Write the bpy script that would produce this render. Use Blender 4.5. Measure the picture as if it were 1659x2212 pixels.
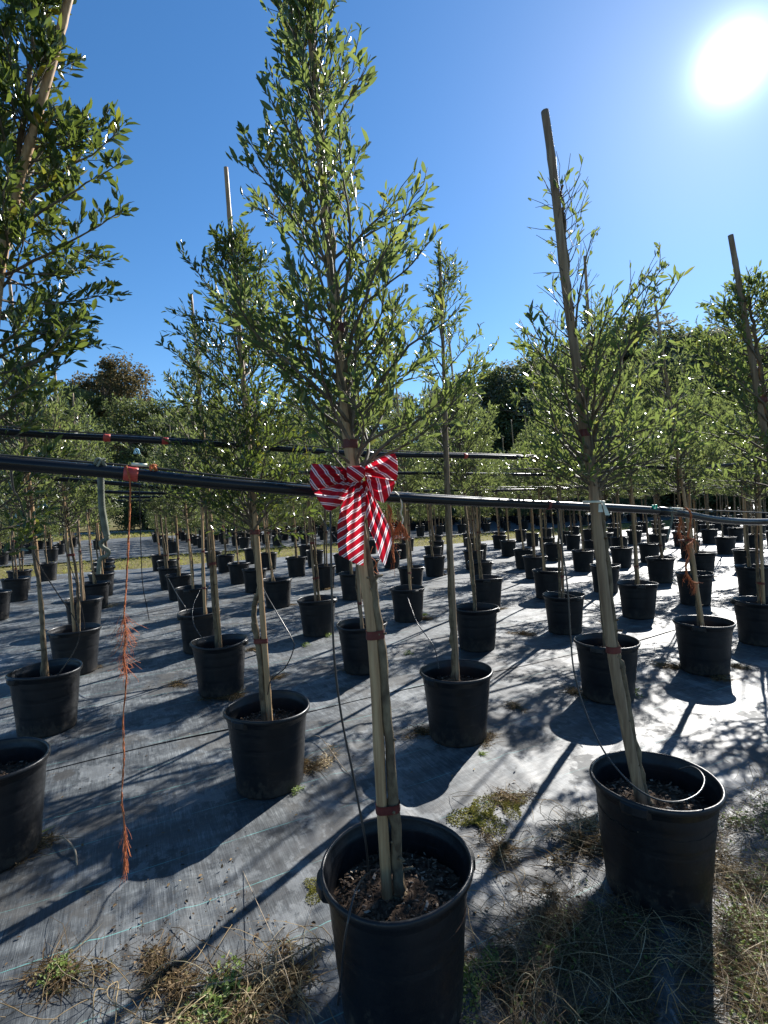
import bpy, bmesh, math, random
import numpy as np
from mathutils import Vector, Matrix, Quaternion

for o in list(bpy.data.objects):
    bpy.data.objects.remove(o)
SC = bpy.context.scene
COL = SC.collection
R = math.radians

# ------------------------------------------------------------------ camera
CAM_H = 1.415
YAW = R(26.5)                 # the pot rows run along +Y, the camera looks 26.5 degrees to their right
FPX, CX, CY = 1120.0, 829.5, 1106.0
ROLL, PITCH = -0.0375, -0.0111
ca, sa = math.cos(YAW), math.sin(YAW)
cr, sr = math.cos(ROLL), math.sin(ROLL)
cp, sp = math.cos(PITCH), math.sin(PITCH)


def to_world(X, Y, Z):
    return Vector((X * ca + Z * sa, -X * sa + Z * ca, Y))


RIGHT = to_world(cr, cp * sr, -sp * sr)
UP = to_world(-sr, cp * cr, -sp * cr)
FWD = to_world(0, sp, cp)
CAMLOC = Vector((0, 0, CAM_H))
cam_data = bpy.data.cameras.new("camera")
cam_data.sensor_fit = 'VERTICAL'
cam_data.sensor_height = 24
cam_data.sensor_width = 18
cam_data.lens = 24 * FPX / 2212.0
cam_data.clip_start = 0.02
cam_data.clip_end = 3000
cam = bpy.data.objects.new("camera", cam_data)
cam.matrix_world = Matrix(((RIGHT.x, UP.x, -FWD.x, 0), (RIGHT.y, UP.y, -FWD.y, 0),
                           (RIGHT.z, UP.z, -FWD.z, CAM_H), (0, 0, 0, 1)))
COL.objects.link(cam)
SC.camera = cam

# ------------------------------------------------------------------ sky, sun, exposure
SUN_EL, SUN_AZ = R(34.0), R(61.5)         # azimuth measured from +Y towards +X
SUN_DIR = Vector((math.sin(SUN_AZ) * math.cos(SUN_EL), math.cos(SUN_AZ) * math.cos(SUN_EL), math.sin(SUN_EL)))
world = bpy.data.worlds.new("World")
SC.world = world
world.use_nodes = True
nt = world.node_tree
nt.nodes.clear()
wout = nt.nodes.new('ShaderNodeOutputWorld')
sky = nt.nodes.new('ShaderNodeTexSky')
sky.sky_type = 'NISHITA'
sky.sun_disc = False
sky.sun_elevation = SUN_EL
sky.sun_rotation = SUN_AZ
sky.altitude = 50
sky.air_density = 1.0
sky.dust_density = 0.1
sky.ozone_density = 4.0
bg = nt.nodes.new('ShaderNodeBackground')
bg.inputs['Strength'].default_value = 0.075
hs = nt.nodes.new('ShaderNodeHueSaturation')
hs.inputs['Saturation'].default_value = 1.2
nt.links.new(sky.outputs[0], hs.inputs['Color'])
nt.links.new(hs.outputs[0], bg.inputs['Color'])
# the bright circumsolar sky round the sun (real direction, part of the sky)
tc = nt.nodes.new('ShaderNodeTexCoord')
dot = nt.nodes.new('ShaderNodeVectorMath'); dot.operation = 'DOT_PRODUCT'
dot.inputs[1].default_value = SUN_DIR
nt.links.new(tc.outputs['Generated'], dot.inputs[0])
cl = nt.nodes.new('ShaderNodeMath'); cl.operation = 'MINIMUM'; cl.inputs[1].default_value = 0.999999
nt.links.new(dot.outputs['Value'], cl.inputs[0])
ac = nt.nodes.new('ShaderNodeMath'); ac.operation = 'ARCCOSINE'
nt.links.new(cl.outputs[0], ac.inputs[0])


def expfall(width, amp):
    d = nt.nodes.new('ShaderNodeMath'); d.operation = 'DIVIDE'; d.inputs[1].default_value = -R(width)
    nt.links.new(ac.outputs[0], d.inputs[0])
    e = nt.nodes.new('ShaderNodeMath'); e.operation = 'EXPONENT'
    nt.links.new(d.outputs[0], e.inputs[0])
    m = nt.nodes.new('ShaderNodeMath'); m.operation = 'MULTIPLY'; m.inputs[1].default_value = amp
    nt.links.new(e.outputs[0], m.inputs[0])
    return m


g1 = expfall(0.85, 4.5)
g2 = expfall(11.0, 0.095)
ga = nt.nodes.new('ShaderNodeMath'); ga.operation = 'ADD'
nt.links.new(g1.outputs[0], ga.inputs[0]); nt.links.new(g2.outputs[0], ga.inputs[1])
bg2 = nt.nodes.new('ShaderNodeBackground')
bg2.inputs['Color'].default_value = (0.84, 0.98, 1.08, 1)
nt.links.new(ga.outputs[0], bg2.inputs['Strength'])
adds = nt.nodes.new('ShaderNodeAddShader')
nt.links.new(bg.outputs[0], adds.inputs[0]); nt.links.new(bg2.outputs[0], adds.inputs[1])
nt.links.new(adds.outputs[0], wout.inputs['Surface'])
world.cycles.sampling_method = 'MANUAL'
world.cycles.sample_map_resolution = 1024

sun_d = bpy.data.lights.new("sun", 'SUN')
sun_d.energy = 5.0
sun_d.angle = R(0.5)
sun_d.color = (1.0, 0.965, 0.91)
sun = bpy.data.objects.new("sun", sun_d)
sun.rotation_euler = (-SUN_DIR).to_track_quat('-Z', 'Y').to_euler()
COL.objects.link(sun)

SC.view_settings.view_transform = 'Standard'
SC.view_settings.look = 'None'
SC.view_settings.gamma = 1
SC.view_settings.exposure = 1.15
SC.render.engine = 'CYCLES'
SC.cycles.max_bounces = 7
SC.cycles.transmission_bounces = 4
SC.cycles.transparent_max_bounces = 4
SC.cycles.sample_clamp_indirect = 4.0
SC.cycles.use_denoising = True


# ------------------------------------------------------------------ helpers: authoring positions
def ray(u, v):
    x = (u - CX) / FPX; y = -(v - CY) / FPX
    return RIGHT * x + UP * y + FWD


def PX(u, v, Z):              # point on the sight line u,v at depth Z metres
    return CAMLOC + ray(u, v) * Z


def PG(u, v, h=0.0):          # point at height h
    r = ray(u, v)
    return CAMLOC + r * ((h - CAM_H) / r.z)


def PY(u, v, c):              # point on the vertical plane y = c
    r = ray(u, v)
    return CAMLOC + r * (c / r.y)


def proj(p):
    d = Vector(p) - CAMLOC
    z = d.dot(FWD)
    if z < 0.05:
        return None
    return (CX + FPX * d.dot(RIGHT) / z, CY - FPX * d.dot(UP) / z, z)


# ------------------------------------------------------------------ helpers: meshes
class MB:
    def __init__(self):
        self.v = []; self.f = []; self.attr = None

    def add(self, vs, fs):
        n = len(self.v)
        self.v.extend([tuple(q) for q in vs])
        self.f.extend([tuple(i + n for i in f) for f in fs])

    def mesh(self, name, mat, smooth=True, origin=None):
        me = bpy.data.meshes.new(name)
        vs = self.v
        if origin is not None:
            ox, oy, oz = origin
            vs = [(a - ox, b - oy, c - oz) for a, b, c in vs]
        me.from_pydata(vs, [], self.f)
        if smooth:
            me.polygons.foreach_set('use_smooth', [True] * len(me.polygons))
        if mat:
            me.materials.append(mat)
        if self.attr is not None:
            a = me.attributes.new('stripe', 'FLOAT', 'POINT')
            a.data.foreach_set('value', self.attr)
        me.update()
        return me

    def build(self, name, mat, parent=None, smooth=True, origin=None):
        return link(name, self.mesh(name, mat, smooth, origin), parent)


def link(name, me, parent=None, loc=None, rot=None):
    o = bpy.data.objects.new(name, me)
    COL.objects.link(o)
    if parent is not None:
        o.parent = parent
    if loc is not None:
        o.location = loc
    if rot is not None:
        o.rotation_euler = rot
    return o


def tag(o, label=None, cat=None, group=None, kind=None):
    if label: o['label'] = label
    if cat: o['category'] = cat
    if group: o['group'] = group
    if kind: o['kind'] = kind
    return o


def thing(name, label, cat, loc, group=None):
    o = bpy.data.objects.new(name, None)
    o.empty_display_size = 0.1
    COL.objects.link(o)
    o.location = loc
    return tag(o, label, cat, group)


def smooth_path(pts, n):
    P = [Vector(q) for q in pts]
    if len(P) < 3:
        return [P[0].lerp(P[-1], i / n) for i in range(n + 1)]
    out = []
    m = len(P) - 1
    for i in range(n + 1):
        t = i / n * m
        k = min(int(t), m - 1); f = t - k
        a = P[k - 1] if k > 0 else P[0] * 2 - P[1]
        b, c = P[k], P[k + 1]
        d = P[k + 2] if k + 2 <= m else P[m] * 2 - P[m - 1]
        out.append(0.5 * ((2 * b) + (c - a) * f + (2 * a - 5 * b + 4 * c - d) * f * f + (3 * b - a - 3 * c + d) * f ** 3))
    return out


def tube(mb, pts, rad, sides=6, caps=True, ell=None):
    pts = [Vector(q) for q in pts]
    n = len(pts)
    if not hasattr(rad, '__len__'):
        rad = [rad] * n
    t = (pts[1] - pts[0]).normalized()
    a = Vector((0, 0, 1)) if abs(t.z) < 0.9 else Vector((1, 0, 0))
    nrm = t.cross(a).normalized()
    vs, fs = [], []
    for i in range(n):
        if i == 0: tt = pts[1] - pts[0]
        elif i == n - 1: tt = pts[-1] - pts[-2]
        else: tt = pts[i + 1] - pts[i - 1]
        if tt.length < 1e-9: tt = t
        tt.normalize()
        nrm = (nrm - tt * nrm.dot(tt))
        if nrm.length < 1e-6: nrm = tt.orthogonal()
        nrm.normalize()
        b = tt.cross(nrm)
        for k in range(sides):
            an = 2 * math.pi * k / sides
            vs.append(pts[i] + (nrm * math.cos(an) + b * math.sin(an)) * rad[i])
    for i in range(n - 1):
        for k in range(sides):
            k2 = (k + 1) % sides
            fs.append((i * sides + k, i * sides + k2, (i + 1) * sides + k2, (i + 1) * sides + k))
    if caps:
        fs.append(tuple(range(sides))[::-1])
        fs.append(tuple((n - 1) * sides + k for k in range(sides)))
    mb.add(vs, fs)


def lathe(mb, prof, seg=48, warp=None, cap_bottom=False):
    vs, fs = [], []
    for r, z in prof:
        for k in range(seg):
            an = 2 * math.pi * k / seg
            x, y, zz = r * math.cos(an), r * math.sin(an), z
            if warp: x, y, zz = warp(x, y, zz, an)
            vs.append((x, y, zz))
    for i in range(len(prof) - 1):
        for k in range(seg):
            k2 = (k + 1) % seg
            fs.append((i * seg + k, i * seg + k2, (i + 1) * seg + k2, (i + 1) * seg + k))
    if cap_bottom:
        fs.append(tuple(range(seg))[::-1])
    mb.add(vs, fs)


# ------------------------------------------------------------------ materials
def new_mat(name):
    m = bpy.data.materials.new(name)
    m.use_nodes = True
    t = m.node_tree
    t.nodes.clear()
    return m, t, t.nodes.new('ShaderNodeOutputMaterial')


def N(t, typ, **kw):
    n = t.nodes.new(typ)
    for k, v in kw.items():
        if k.startswith('i_'):
            key = k[2:]
            key = int(key) if key.isdigit() else key.replace('_', ' ')
            n.inputs[key].default_value = v
        else:
            setattr(n, k, v)
    return n


def ramp(t, stops, interp='LINEAR'):
    n = t.nodes.new('ShaderNodeValToRGB')
    cr_ = n.color_ramp
    cr_.interpolation = interp
    while len(cr_.elements) < len(stops):
        cr_.elements.new(0.5)
    for e, (p, c) in zip(cr_.elements, stops):
        e.position = p
        e.color = tuple(c) + (1,) if len(c) == 3 else c
    return n


def mathn(t, op, a, b=None):
    n = t.nodes.new('ShaderNodeMath'); n.operation = op
    for i, x in enumerate((a, b)):
        if x is None: continue
        if isinstance(x, (int, float)): n.inputs[i].default_value = x
        else: t.links.new(x, n.inputs[i])
    return n.outputs[0]


def mapped_noise(t, scale=(1, 1, 1), s=1.0, detail=3, rough=0.55, coord='Object'):
    c = N(t, 'ShaderNodeTexCoord')
    mp = N(t, 'ShaderNodeMapping')
    mp.inputs['Scale'].default_value = scale
    t.links.new(c.outputs[coord], mp.inputs[0])
    n = N(t, 'ShaderNodeTexNoise')
    n.inputs['Scale'].default_value = s
    n.inputs['Detail'].default_value = detail
    n.inputs['Roughness'].default_value = rough
    t.links.new(mp.outputs[0], n.inputs['Vector'])
    return n


def mixc(t, fac, a, b):
    n = t.nodes.new('ShaderNodeMix'); n.data_type = 'RGBA'
    for sock, x in ((n.inputs['Factor'], fac), (n.inputs[6], a), (n.inputs[7], b)):
        if isinstance(x, (int, float)): sock.default_value = x
        elif isinstance(x, tuple): sock.default_value = x + (1,) if len(x) == 3 else x
        else: t.links.new(x, sock)
    return n.outputs[2]


def leaf_mat(name, stops, trans_col, trans=0.4, rough=0.35, spec=0.5):
    m, t, out = new_mat(name)
    g = N(t, 'ShaderNodeNewGeometry')
    r = ramp(t, stops)
    t.links.new(g.outputs['Random Per Island'], r.inputs[0])
    p = N(t, 'ShaderNodeBsdfPrincipled')
    t.links.new(r.outputs[0], p.inputs['Base Color'])
    p.inputs['Roughness'].default_value = rough
    p.inputs['Specular IOR Level'].default_value = spec
    tr = N(t, 'ShaderNodeBsdfTranslucent')
    mc = mixc(t, 0.35, trans_col, r.outputs[0])
    t.links.new(mc, tr.inputs[0])
    mx = N(t, 'ShaderNodeMixShader')
    mx.inputs[0].default_value = trans
    t.links.new(p.outputs[0], mx.inputs[1]); t.links.new(tr.outputs[0], mx.inputs[2])
    t.links.new(mx.outputs[0], out.inputs[0])
    return m


def rough_mat(name, c1, c2, s=8, scale=(1, 1, 1), rough=0.7, bump=0.3, spec=0.3, lo=0.35, hi=0.65, detail=4, bdist=0.004):
    m, t, out = new_mat(name)
    n = mapped_noise(t, scale, s, detail)
    r = ramp(t, [(lo, c1), (hi, c2)])
    t.links.new(n.outputs[0], r.inputs[0])
    p = N(t, 'ShaderNodeBsdfPrincipled')
    t.links.new(r.outputs[0], p.inputs['Base Color'])
    p.inputs['Roughness'].default_value = rough
    p.inputs['Specular IOR Level'].default_value = spec
    if bump:
        b = N(t, 'ShaderNodeBump')
        b.inputs['Strength'].default_value = bump
        b.inputs['Distance'].default_value = bdist
        t.links.new(n.outputs[0], b.inputs['Height'])
        t.links.new(b.outputs[0], p.inputs['Normal'])
    t.links.new(p.outputs[0], out.inputs[0])
    return m


M = {}
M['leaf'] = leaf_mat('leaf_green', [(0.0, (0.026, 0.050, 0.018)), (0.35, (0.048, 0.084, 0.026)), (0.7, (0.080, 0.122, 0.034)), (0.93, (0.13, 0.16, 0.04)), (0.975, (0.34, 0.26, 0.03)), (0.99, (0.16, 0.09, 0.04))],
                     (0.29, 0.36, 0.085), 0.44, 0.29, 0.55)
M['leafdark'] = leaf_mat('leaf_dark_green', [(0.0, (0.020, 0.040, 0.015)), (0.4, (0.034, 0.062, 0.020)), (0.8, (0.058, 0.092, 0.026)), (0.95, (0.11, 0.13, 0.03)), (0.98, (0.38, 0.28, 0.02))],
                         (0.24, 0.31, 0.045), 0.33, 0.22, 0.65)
M['leaf2'] = leaf_mat('leaf_green_far', [(0.0, (0.034, 0.054, 0.026)), (0.5, (0.060, 0.086, 0.036)), (0.9, (0.095, 0.122, 0.045)), (1.0, (0.18, 0.17, 0.05))],
                      (0.29, 0.35, 0.095), 0.44, 0.30, 0.55)
M['oak'] = leaf_mat('leaf_oak', [(0.0, (0.055, 0.07, 0.034)), (0.6, (0.085, 0.105, 0.044)), (1.0, (0.125, 0.145, 0.055))], (0.25, 0.30, 0.09), 0.4, 0.5, 0.3)
M['rust'] = leaf_mat('leaf_rust', [(0.0, (0.055, 0.06, 0.033)), (0.6, (0.085, 0.080, 0.042)), (1.0, (0.07, 0.10, 0.042))], (0.26, 0.18, 0.07), 0.33, 0.6, 0.2)
M['hazeleaf'] = leaf_mat('leaf_haze_grey', [(0.0, (0.075, 0.09, 0.066)), (0.6, (0.11, 0.125, 0.088)), (1.0, (0.14, 0.16, 0.095))], (0.28, 0.28, 0.18), 0.4, 0.55, 0.3)  # pale grey put into the leaf colour stands in for veiling glare
M['drygrass'] = leaf_mat('dry_grass', [(0.0, (0.13, 0.085, 0.04)), (0.5, (0.32, 0.23, 0.115)), (0.85, (0.50, 0.40, 0.23)), (1.0, (0.60, 0.52, 0.34))], (0.4, 0.3, 0.14), 0.25, 0.6, 0.3)
M['grass'] = leaf_mat('strip_grass', [(0.0, (0.10, 0.12, 0.03)), (0.5, (0.20, 0.20, 0.05)), (0.8, (0.30, 0.25, 0.10)), (1.0, (0.12, 0.16, 0.03))], (0.45, 0.45, 0.08), 0.35, 0.6, 0.3)
M['weed'] = leaf_mat('weed_leaf', [(0.0, (0.08, 0.13, 0.03)), (0.5, (0.15, 0.21, 0.05)), (0.9, (0.24, 0.30, 0.09)), (1.0, (0.32, 0.28, 0.10))], (0.4, 0.5, 0.1), 0.35, 0.5, 0.3)
M['moss'] = leaf_mat('moss', [(0.0, (0.06, 0.05, 0.015)), (0.5, (0.17, 0.16, 0.03)), (1.0, (0.28, 0.26, 0.05))], (0.3, 0.3, 0.05), 0.2, 0.8, 0.1)
M['bark'] = rough_mat('bark', (0.085, 0.058, 0.036), (0.225, 0.168, 0.10), 38, (1, 1, 0.5), 0.8, 0.8, 0.2, bdist=0.006)
M['twig'] = rough_mat('twig', (0.07, 0.055, 0.04), (0.16, 0.13, 0.09), 40, (1, 1, 0.4), 0.7, 0.2, 0.3)
M['stake'] = rough_mat('bamboo', (0.29, 0.17, 0.082), (0.48, 0.315, 0.165), 14, (6, 6, 0.35), 0.55, 0.2, 0.35)
M['stake2'] = rough_mat('weathered_stake', (0.18, 0.115, 0.068), (0.32, 0.225, 0.135), 14, (6, 6, 0.35), 0.65, 0.25, 0.3)
M['bigbark'] = rough_mat('big_bark', (0.06, 0.05, 0.04), (0.14, 0.12, 0.10), 3, (1, 1, 0.3), 0.9, 0.5, 0.1)
M['tape'] = rough_mat('red_tape', (0.085, 0.018, 0.016), (0.15, 0.032, 0.027), 20, rough=0.4, bump=0.1)
M['redtape'] = rough_mat('bright_red_tape', (0.42, 0.05, 0.04), (0.6, 0.12, 0.08), 20, rough=0.45, bump=0.1)
M['whitetape'] = rough_mat('white_tape', (0.55, 0.52, 0.38), (0.75, 0.73, 0.6), 30, rough=0.5, bump=0.1)
M['twine'] = rough_mat('orange_twine', (0.34, 0.09, 0.03), (0.60, 0.20, 0.075), 60, rough=0.8, bump=0.2)
M['pipe'] = rough_mat('black_pipe', (0.006, 0.0065, 0.008), (0.018, 0.019, 0.021), 6, (1, 8, 8), 0.27, 0.05, 0.3)
M['cable'] = rough_mat('cable', (0.02, 0.02, 0.02), (0.06, 0.06, 0.055), 60, rough=0.5, bump=0.2)
M['tube'] = rough_mat('drip_tube', (0.012, 0.012, 0.013), (0.03, 0.03, 0.03), 20, rough=0.35, bump=0.0, spec=0.5)
M['hose'] = rough_mat('grey_hose', (0.10, 0.11, 0.085), (0.21, 0.22, 0.17), 20, rough=0.7, bump=0.2)
M['greenclip'] = rough_mat('green_clip', (0.02, 0.42, 0.26), (0.03, 0.5, 0.33), 20, rough=0.4, bump=0.0)
M['blueclip'] = rough_mat('blue_clip', (0.25, 0.5, 0.65), (0.4, 0.65, 0.8), 20, rough=0.4, bump=0.0)
M['soil'] = rough_mat('soil', (0.03, 0.02, 0.014), (0.10, 0.068, 0.046), 45, rough=0.95, bump=0.9, spec=0.1, bdist=0.008)
M['chip'] = leaf_mat('bark_chip', [(0.0, (0.03, 0.02, 0.013)), (0.6, (0.10, 0.065, 0.042)), (0.9, (0.22, 0.155, 0.105)), (1.0, (0.42, 0.35, 0.27))], (0.1, 0.06, 0.03), 0.05, 0.8, 0.2)
M['litter'] = leaf_mat('litter', [(0.0, (0.03, 0.022, 0.014)), (0.6, (0.10, 0.06, 0.03)), (0.95, (0.25, 0.17, 0.08)), (1.0, (0.45, 0.36, 0.2))], (0.1, 0.06, 0.03), 0.1, 0.7, 0.2)
M['berry'] = rough_mat('berry', (0.006, 0.006, 0.010), (0.012, 0.012, 0.02), 20, rough=0.3, bump=0.0)
M['tag'] = rough_mat('white_tag', (0.6, 0.6, 0.6), (0.75, 0.75, 0.75), 5, rough=0.5, bump=0.0)


def pot_material():
    m, t, out = new_mat('black_plastic')
    c = N(t, 'ShaderNodeTexCoord'); oi = N(t, 'ShaderNodeObjectInfo')
    off = N(t, 'ShaderNodeVectorMath', operation='ADD')
    mul = mathn(t, 'MULTIPLY', oi.outputs['Random'], 37.0)
    t.links.new(c.outputs['Object'], off.inputs[0]); t.links.new(mul, off.inputs[1])

    def nz(scale, s_, det, rough=0.6):
        mp = N(t, 'ShaderNodeMapping'); mp.inputs['Scale'].default_value = scale
        t.links.new(off.outputs[0], mp.inputs[0])
        n = N(t, 'ShaderNodeTexNoise'); n.inputs['Scale'].default_value = s_; n.inputs['Detail'].default_value = det; n.inputs['Roughness'].default_value = rough
        t.links.new(mp.outputs[0], n.inputs['Vector'])
        return n.outputs[0]
    n1, n2, scuff, spl = nz((1, 1, 0.5), 7, 5), nz((1, 1, 1), 60, 3), nz((1, 1, 9), 7, 5, 0.75), nz((1, 1, 0.8), 26, 6, 0.75)
    r = ramp(t, [(0.35, (0.006, 0.0068, 0.0085)), (0.6, (0.011, 0.012, 0.014)), (0.8, (0.024, 0.024, 0.024))])
    t.links.new(n1, r.inputs[0])
    sc = ramp(t, [(0.63, (0, 0, 0)), (0.72, (1, 1, 1))]); t.links.new(scuff, sc.inputs[0])
    col = mixc(t, mathn(t, 'MULTIPLY', sc.outputs[0], 0.35), r.outputs[0], (0.07, 0.07, 0.068))
    sep = N(t, 'ShaderNodeSeparateXYZ'); t.links.new(c.outputs['Object'], sep.inputs[0])
    low = N(t, 'ShaderNodeMapRange'); low.inputs[1].default_value = 0.0; low.inputs[2].default_value = 0.16; low.inputs[3].default_value = 0.24; low.inputs[4].default_value = -0.05
    t.links.new(sep.outputs['Z'], low.inputs[0])
    mud = ramp(t, [(0.60, (0, 0, 0)), (0.72, (1, 1, 1))])
    t.links.new(mathn(t, 'ADD', spl, low.outputs[0]), mud.inputs[0])
    mf = mathn(t, 'MULTIPLY', mud.outputs[0], 0.55)
    col = mixc(t, mf, col, (0.055, 0.045, 0.033))
    p = N(t, 'ShaderNodeBsdfPrincipled')
    t.links.new(col, p.inputs['Base Color'])
    rr = ramp(t, [(0.3, (0.30, 0.30, 0.30)), (0.7, (0.50, 0.50, 0.50))])
    t.links.new(n2, rr.inputs[0])
    t.links.new(mathn(t, 'ADD', rr.outputs[0], mathn(t, 'MULTIPLY', mf, 0.5)), p.inputs['Roughness'])
    p.inputs['Specular IOR Level'].default_value = 0.35
    b = N(t, 'ShaderNodeBump'); b.inputs['Strength'].default_value = 0.12; b.inputs['Distance'].default_value = 0.004
    t.links.new(mathn(t, 'ADD', n2, mathn(t, 'MULTIPLY', scuff, 0.6)), b.inputs['Height']); t.links.new(b.outputs[0], p.inputs['Normal'])
    t.links.new(p.outputs[0], out.inputs[0])
    return m


M['pot'] = pot_material()


def cloth_material():
    m, t, out = new_mat('woven_ground_cloth')
    tcn = N(t, 'ShaderNodeTexCoord')
    sep = N(t, 'ShaderNodeSeparateXYZ'); t.links.new(tcn.outputs['Object'], sep.inputs[0])
    film = mapped_noise(t, (1, 1, 1), 0.9, 5, 0.65)
    film2 = mapped_noise(t, (0.7, 3.0, 1), 2.2, 4, 0.6)
    warp = mapped_noise(t, (330, 9, 1), 1.0, 2, 0.6)      # yarns along y
    weft = mapped_noise(t, (10, 300, 1), 1.0, 2, 0.6)       # yarns along x
    streak = mapped_noise(t, (55, 4.5, 1), 1.0, 4, 0.65)
    speck = mapped_noise(t, (1, 1, 1), 9, 6, 0.7)
    blot = mapped_noise(t, (1, 1, 1), 1.7, 6, 0.7)
    fac = mathn(t, 'ADD', mathn(t, 'MULTIPLY', film.outputs[0], 0.46), mathn(t, 'MULTIPLY', film2.outputs[0], 0.34))
    fac = mathn(t, 'ADD', fac, mathn(t, 'MULTIPLY', streak.outputs[0], 0.26))
    fac = mathn(t, 'ADD', fac, mathn(t, 'MULTIPLY', warp.outputs[0], 0.30))
    fac = mathn(t, 'ADD', fac, mathn(t, 'MULTIPLY', weft.outputs[0], 0.12))
    midn = mapped_noise(t, (1.6, 1, 1), 16, 6, 0.68)
    fac = mathn(t, 'ADD', fac, mathn(t, 'MULTIPLY', mathn(t, 'SUBTRACT', midn.outputs[0], 0.5), 0.26))
    base = ramp(t, [(0.625, (0.008, 0.0105, 0.0125)), (0.71, (0.024, 0.029, 0.0325)), (0.79, (0.072, 0.081, 0.085)), (0.89, (0.19, 0.204, 0.207))])
    t.links.new(fac, base.inputs[0])
    # dark algae stains with a shape of their own
    st = ramp(t, [(0.528, (0, 0, 0)), (0.552, (1, 1, 1))])
    bsum = mathn(t, 'ADD', mathn(t, 'MULTIPLY', blot.outputs[0], 0.75), mathn(t, 'MULTIPLY', speck.outputs[0], 0.25))
    t.links.new(bsum, st.inputs[0])
    stf = mathn(t, 'MULTIPLY', st.outputs[0], 0.6)
    col = mixc(t, stf, base.outputs[0], (0.024, 0.022, 0.018))
    for u_, v_, rad_ in ((312, 2052, 0.055), (335, 2118, 0.075), (139, 1679, 0.05), (262, 1672, 0.03), (900, 1985, 0.05), (545, 1930, 0.045), (1180, 1905, 0.07), (1090, 2040, 0.06)):
        c_ = PG(u_, v_)
        sub = N(t, 'ShaderNodeVectorMath', operation='SUBTRACT'); sub.inputs[1].default_value = (c_.x, c_.y, 0)
        t.links.new(tcn.outputs['Object'], sub.inputs[0])
        flat = N(t, 'ShaderNodeVectorMath', operation='MULTIPLY'); flat.inputs[1].default_value = (1, 1, 0)
        t.links.new(sub.outputs[0], flat.inputs[0])
        ln_ = N(t, 'ShaderNodeVectorMath', operation='LENGTH'); t.links.new(flat.outputs[0], ln_.inputs[0])
        dd_ = mathn(t, 'ADD', ln_.outputs['Value'], mathn(t, 'MULTIPLY', mathn(t, 'SUBTRACT', speck.outputs[0], 0.5), 0.16))
        mr = N(t, 'ShaderNodeMapRange'); mr.inputs[1].default_value = rad_; mr.inputs[2].default_value = rad_ + 0.012; mr.inputs[3].default_value = 0.85; mr.inputs[4].default_value = 0.0
        t.links.new(dd_, mr.inputs[0])
        col = mixc(t, mr.outputs[0], col, (0.02, 0.0185, 0.016))
    pale = mapped_noise(t, (1.2, 0.8, 1), 2.6, 7, 0.72)
    pr_ = ramp(t, [(0.545, (0, 0, 0)), (0.575, (1, 1, 1))]); t.links.new(pale.outputs[0], pr_.inputs[0])
    col = mixc(t, mathn(t, 'MULTIPLY', pr_.outputs[0], 0.38), col, (0.20, 0.212, 0.215))
    crumb = mapped_noise(t, (1, 1, 1), 70, 2, 0.5)
    cr2 = ramp(t, [(0.70, (0, 0, 0)), (0.74, (1, 1, 1))]); t.links.new(crumb.outputs[0], cr2.inputs[0])
    col = mixc(t, mathn(t, 'MULTIPLY', cr2.outputs[0], 0.6), col, (0.03, 0.024, 0.018))
    # coloured guide yarns woven in every 30 cm
    wob = mapped_noise(t, (0.8, 0.8, 1), 1.0, 2)
    yy = mathn(t, 'ADD', sep.outputs['Y'], mathn(t, 'MULTIPLY', wob.outputs[0], 0.05))
    fr = mathn(t, 'FRACT', mathn(t, 'DIVIDE', mathn(t, 'ADD', yy, 100.03), 0.305))
    d = mathn(t, 'ABSOLUTE', mathn(t, 'SUBTRACT', fr, 0.5))
    ln = mathn(t, 'LESS_THAN', d, 0.0062)
    brk = mapped_noise(t, (3, 40, 1), 1.0, 4, 0.7)
    br = ramp(t, [(0.42, (0, 0, 0)), (0.56, (1, 1, 1))]); t.links.new(brk.outputs[0], br.inputs[0])
    lf = mathn(t, 'MULTIPLY', ln, mathn(t, 'MULTIPLY', br.outputs[0], 0.75))
    col = mixc(t, lf, col, (0.10, 0.32, 0.30))
    p = N(t, 'ShaderNodeBsdfPrincipled')
    t.links.new(col, p.inputs['Base Color'])
    rr = ramp(t, [(0.5, (0.53, 0.53, 0.53)), (0.9, (0.66, 0.66, 0.66))]); t.links.new(fac, rr.inputs[0])
    rmix = mathn(t, 'ADD', rr.outputs[0], mathn(t, 'MULTIPLY', stf, 0.25))
    t.links.new(rmix, p.inputs['Roughness'])
    p.inputs['Specular IOR Level'].default_value = 0.85
    h = mathn(t, 'ADD', mathn(t, 'MULTIPLY', warp.outputs[0], 0.5), mathn(t, 'MULTIPLY', weft.outputs[0], 0.5))
    b = N(t, 'ShaderNodeBump'); b.inputs['Strength'].default_value = 0.35; b.inputs['Distance'].default_value = 0.003
    t.links.new(h, b.inputs['Height'])
    wr = mapped_noise(t, (1.3, 2.6, 1), 2.2, 3, 0.55)
    b2 = N(t, 'ShaderNodeBump'); b2.inputs['Strength'].default_value = 0.5; b2.inputs['Distance'].default_value = 0.03
    t.links.new(wr.outputs[0], b2.inputs['Height']); t.links.new(b.outputs[0], b2.inputs['Normal'])
    t.links.new(b2.outputs[0], p.inputs['Normal'])
    t.links.new(p.outputs[0], out.inputs[0])
    return m


M['cloth'] = cloth_material()
M['ground'] = rough_mat('turf', (0.09, 0.075, 0.035), (0.17, 0.15, 0.055), 1.6, rough=0.95, bump=0.6, spec=0.1, bdist=0.05, detail=6)


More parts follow.
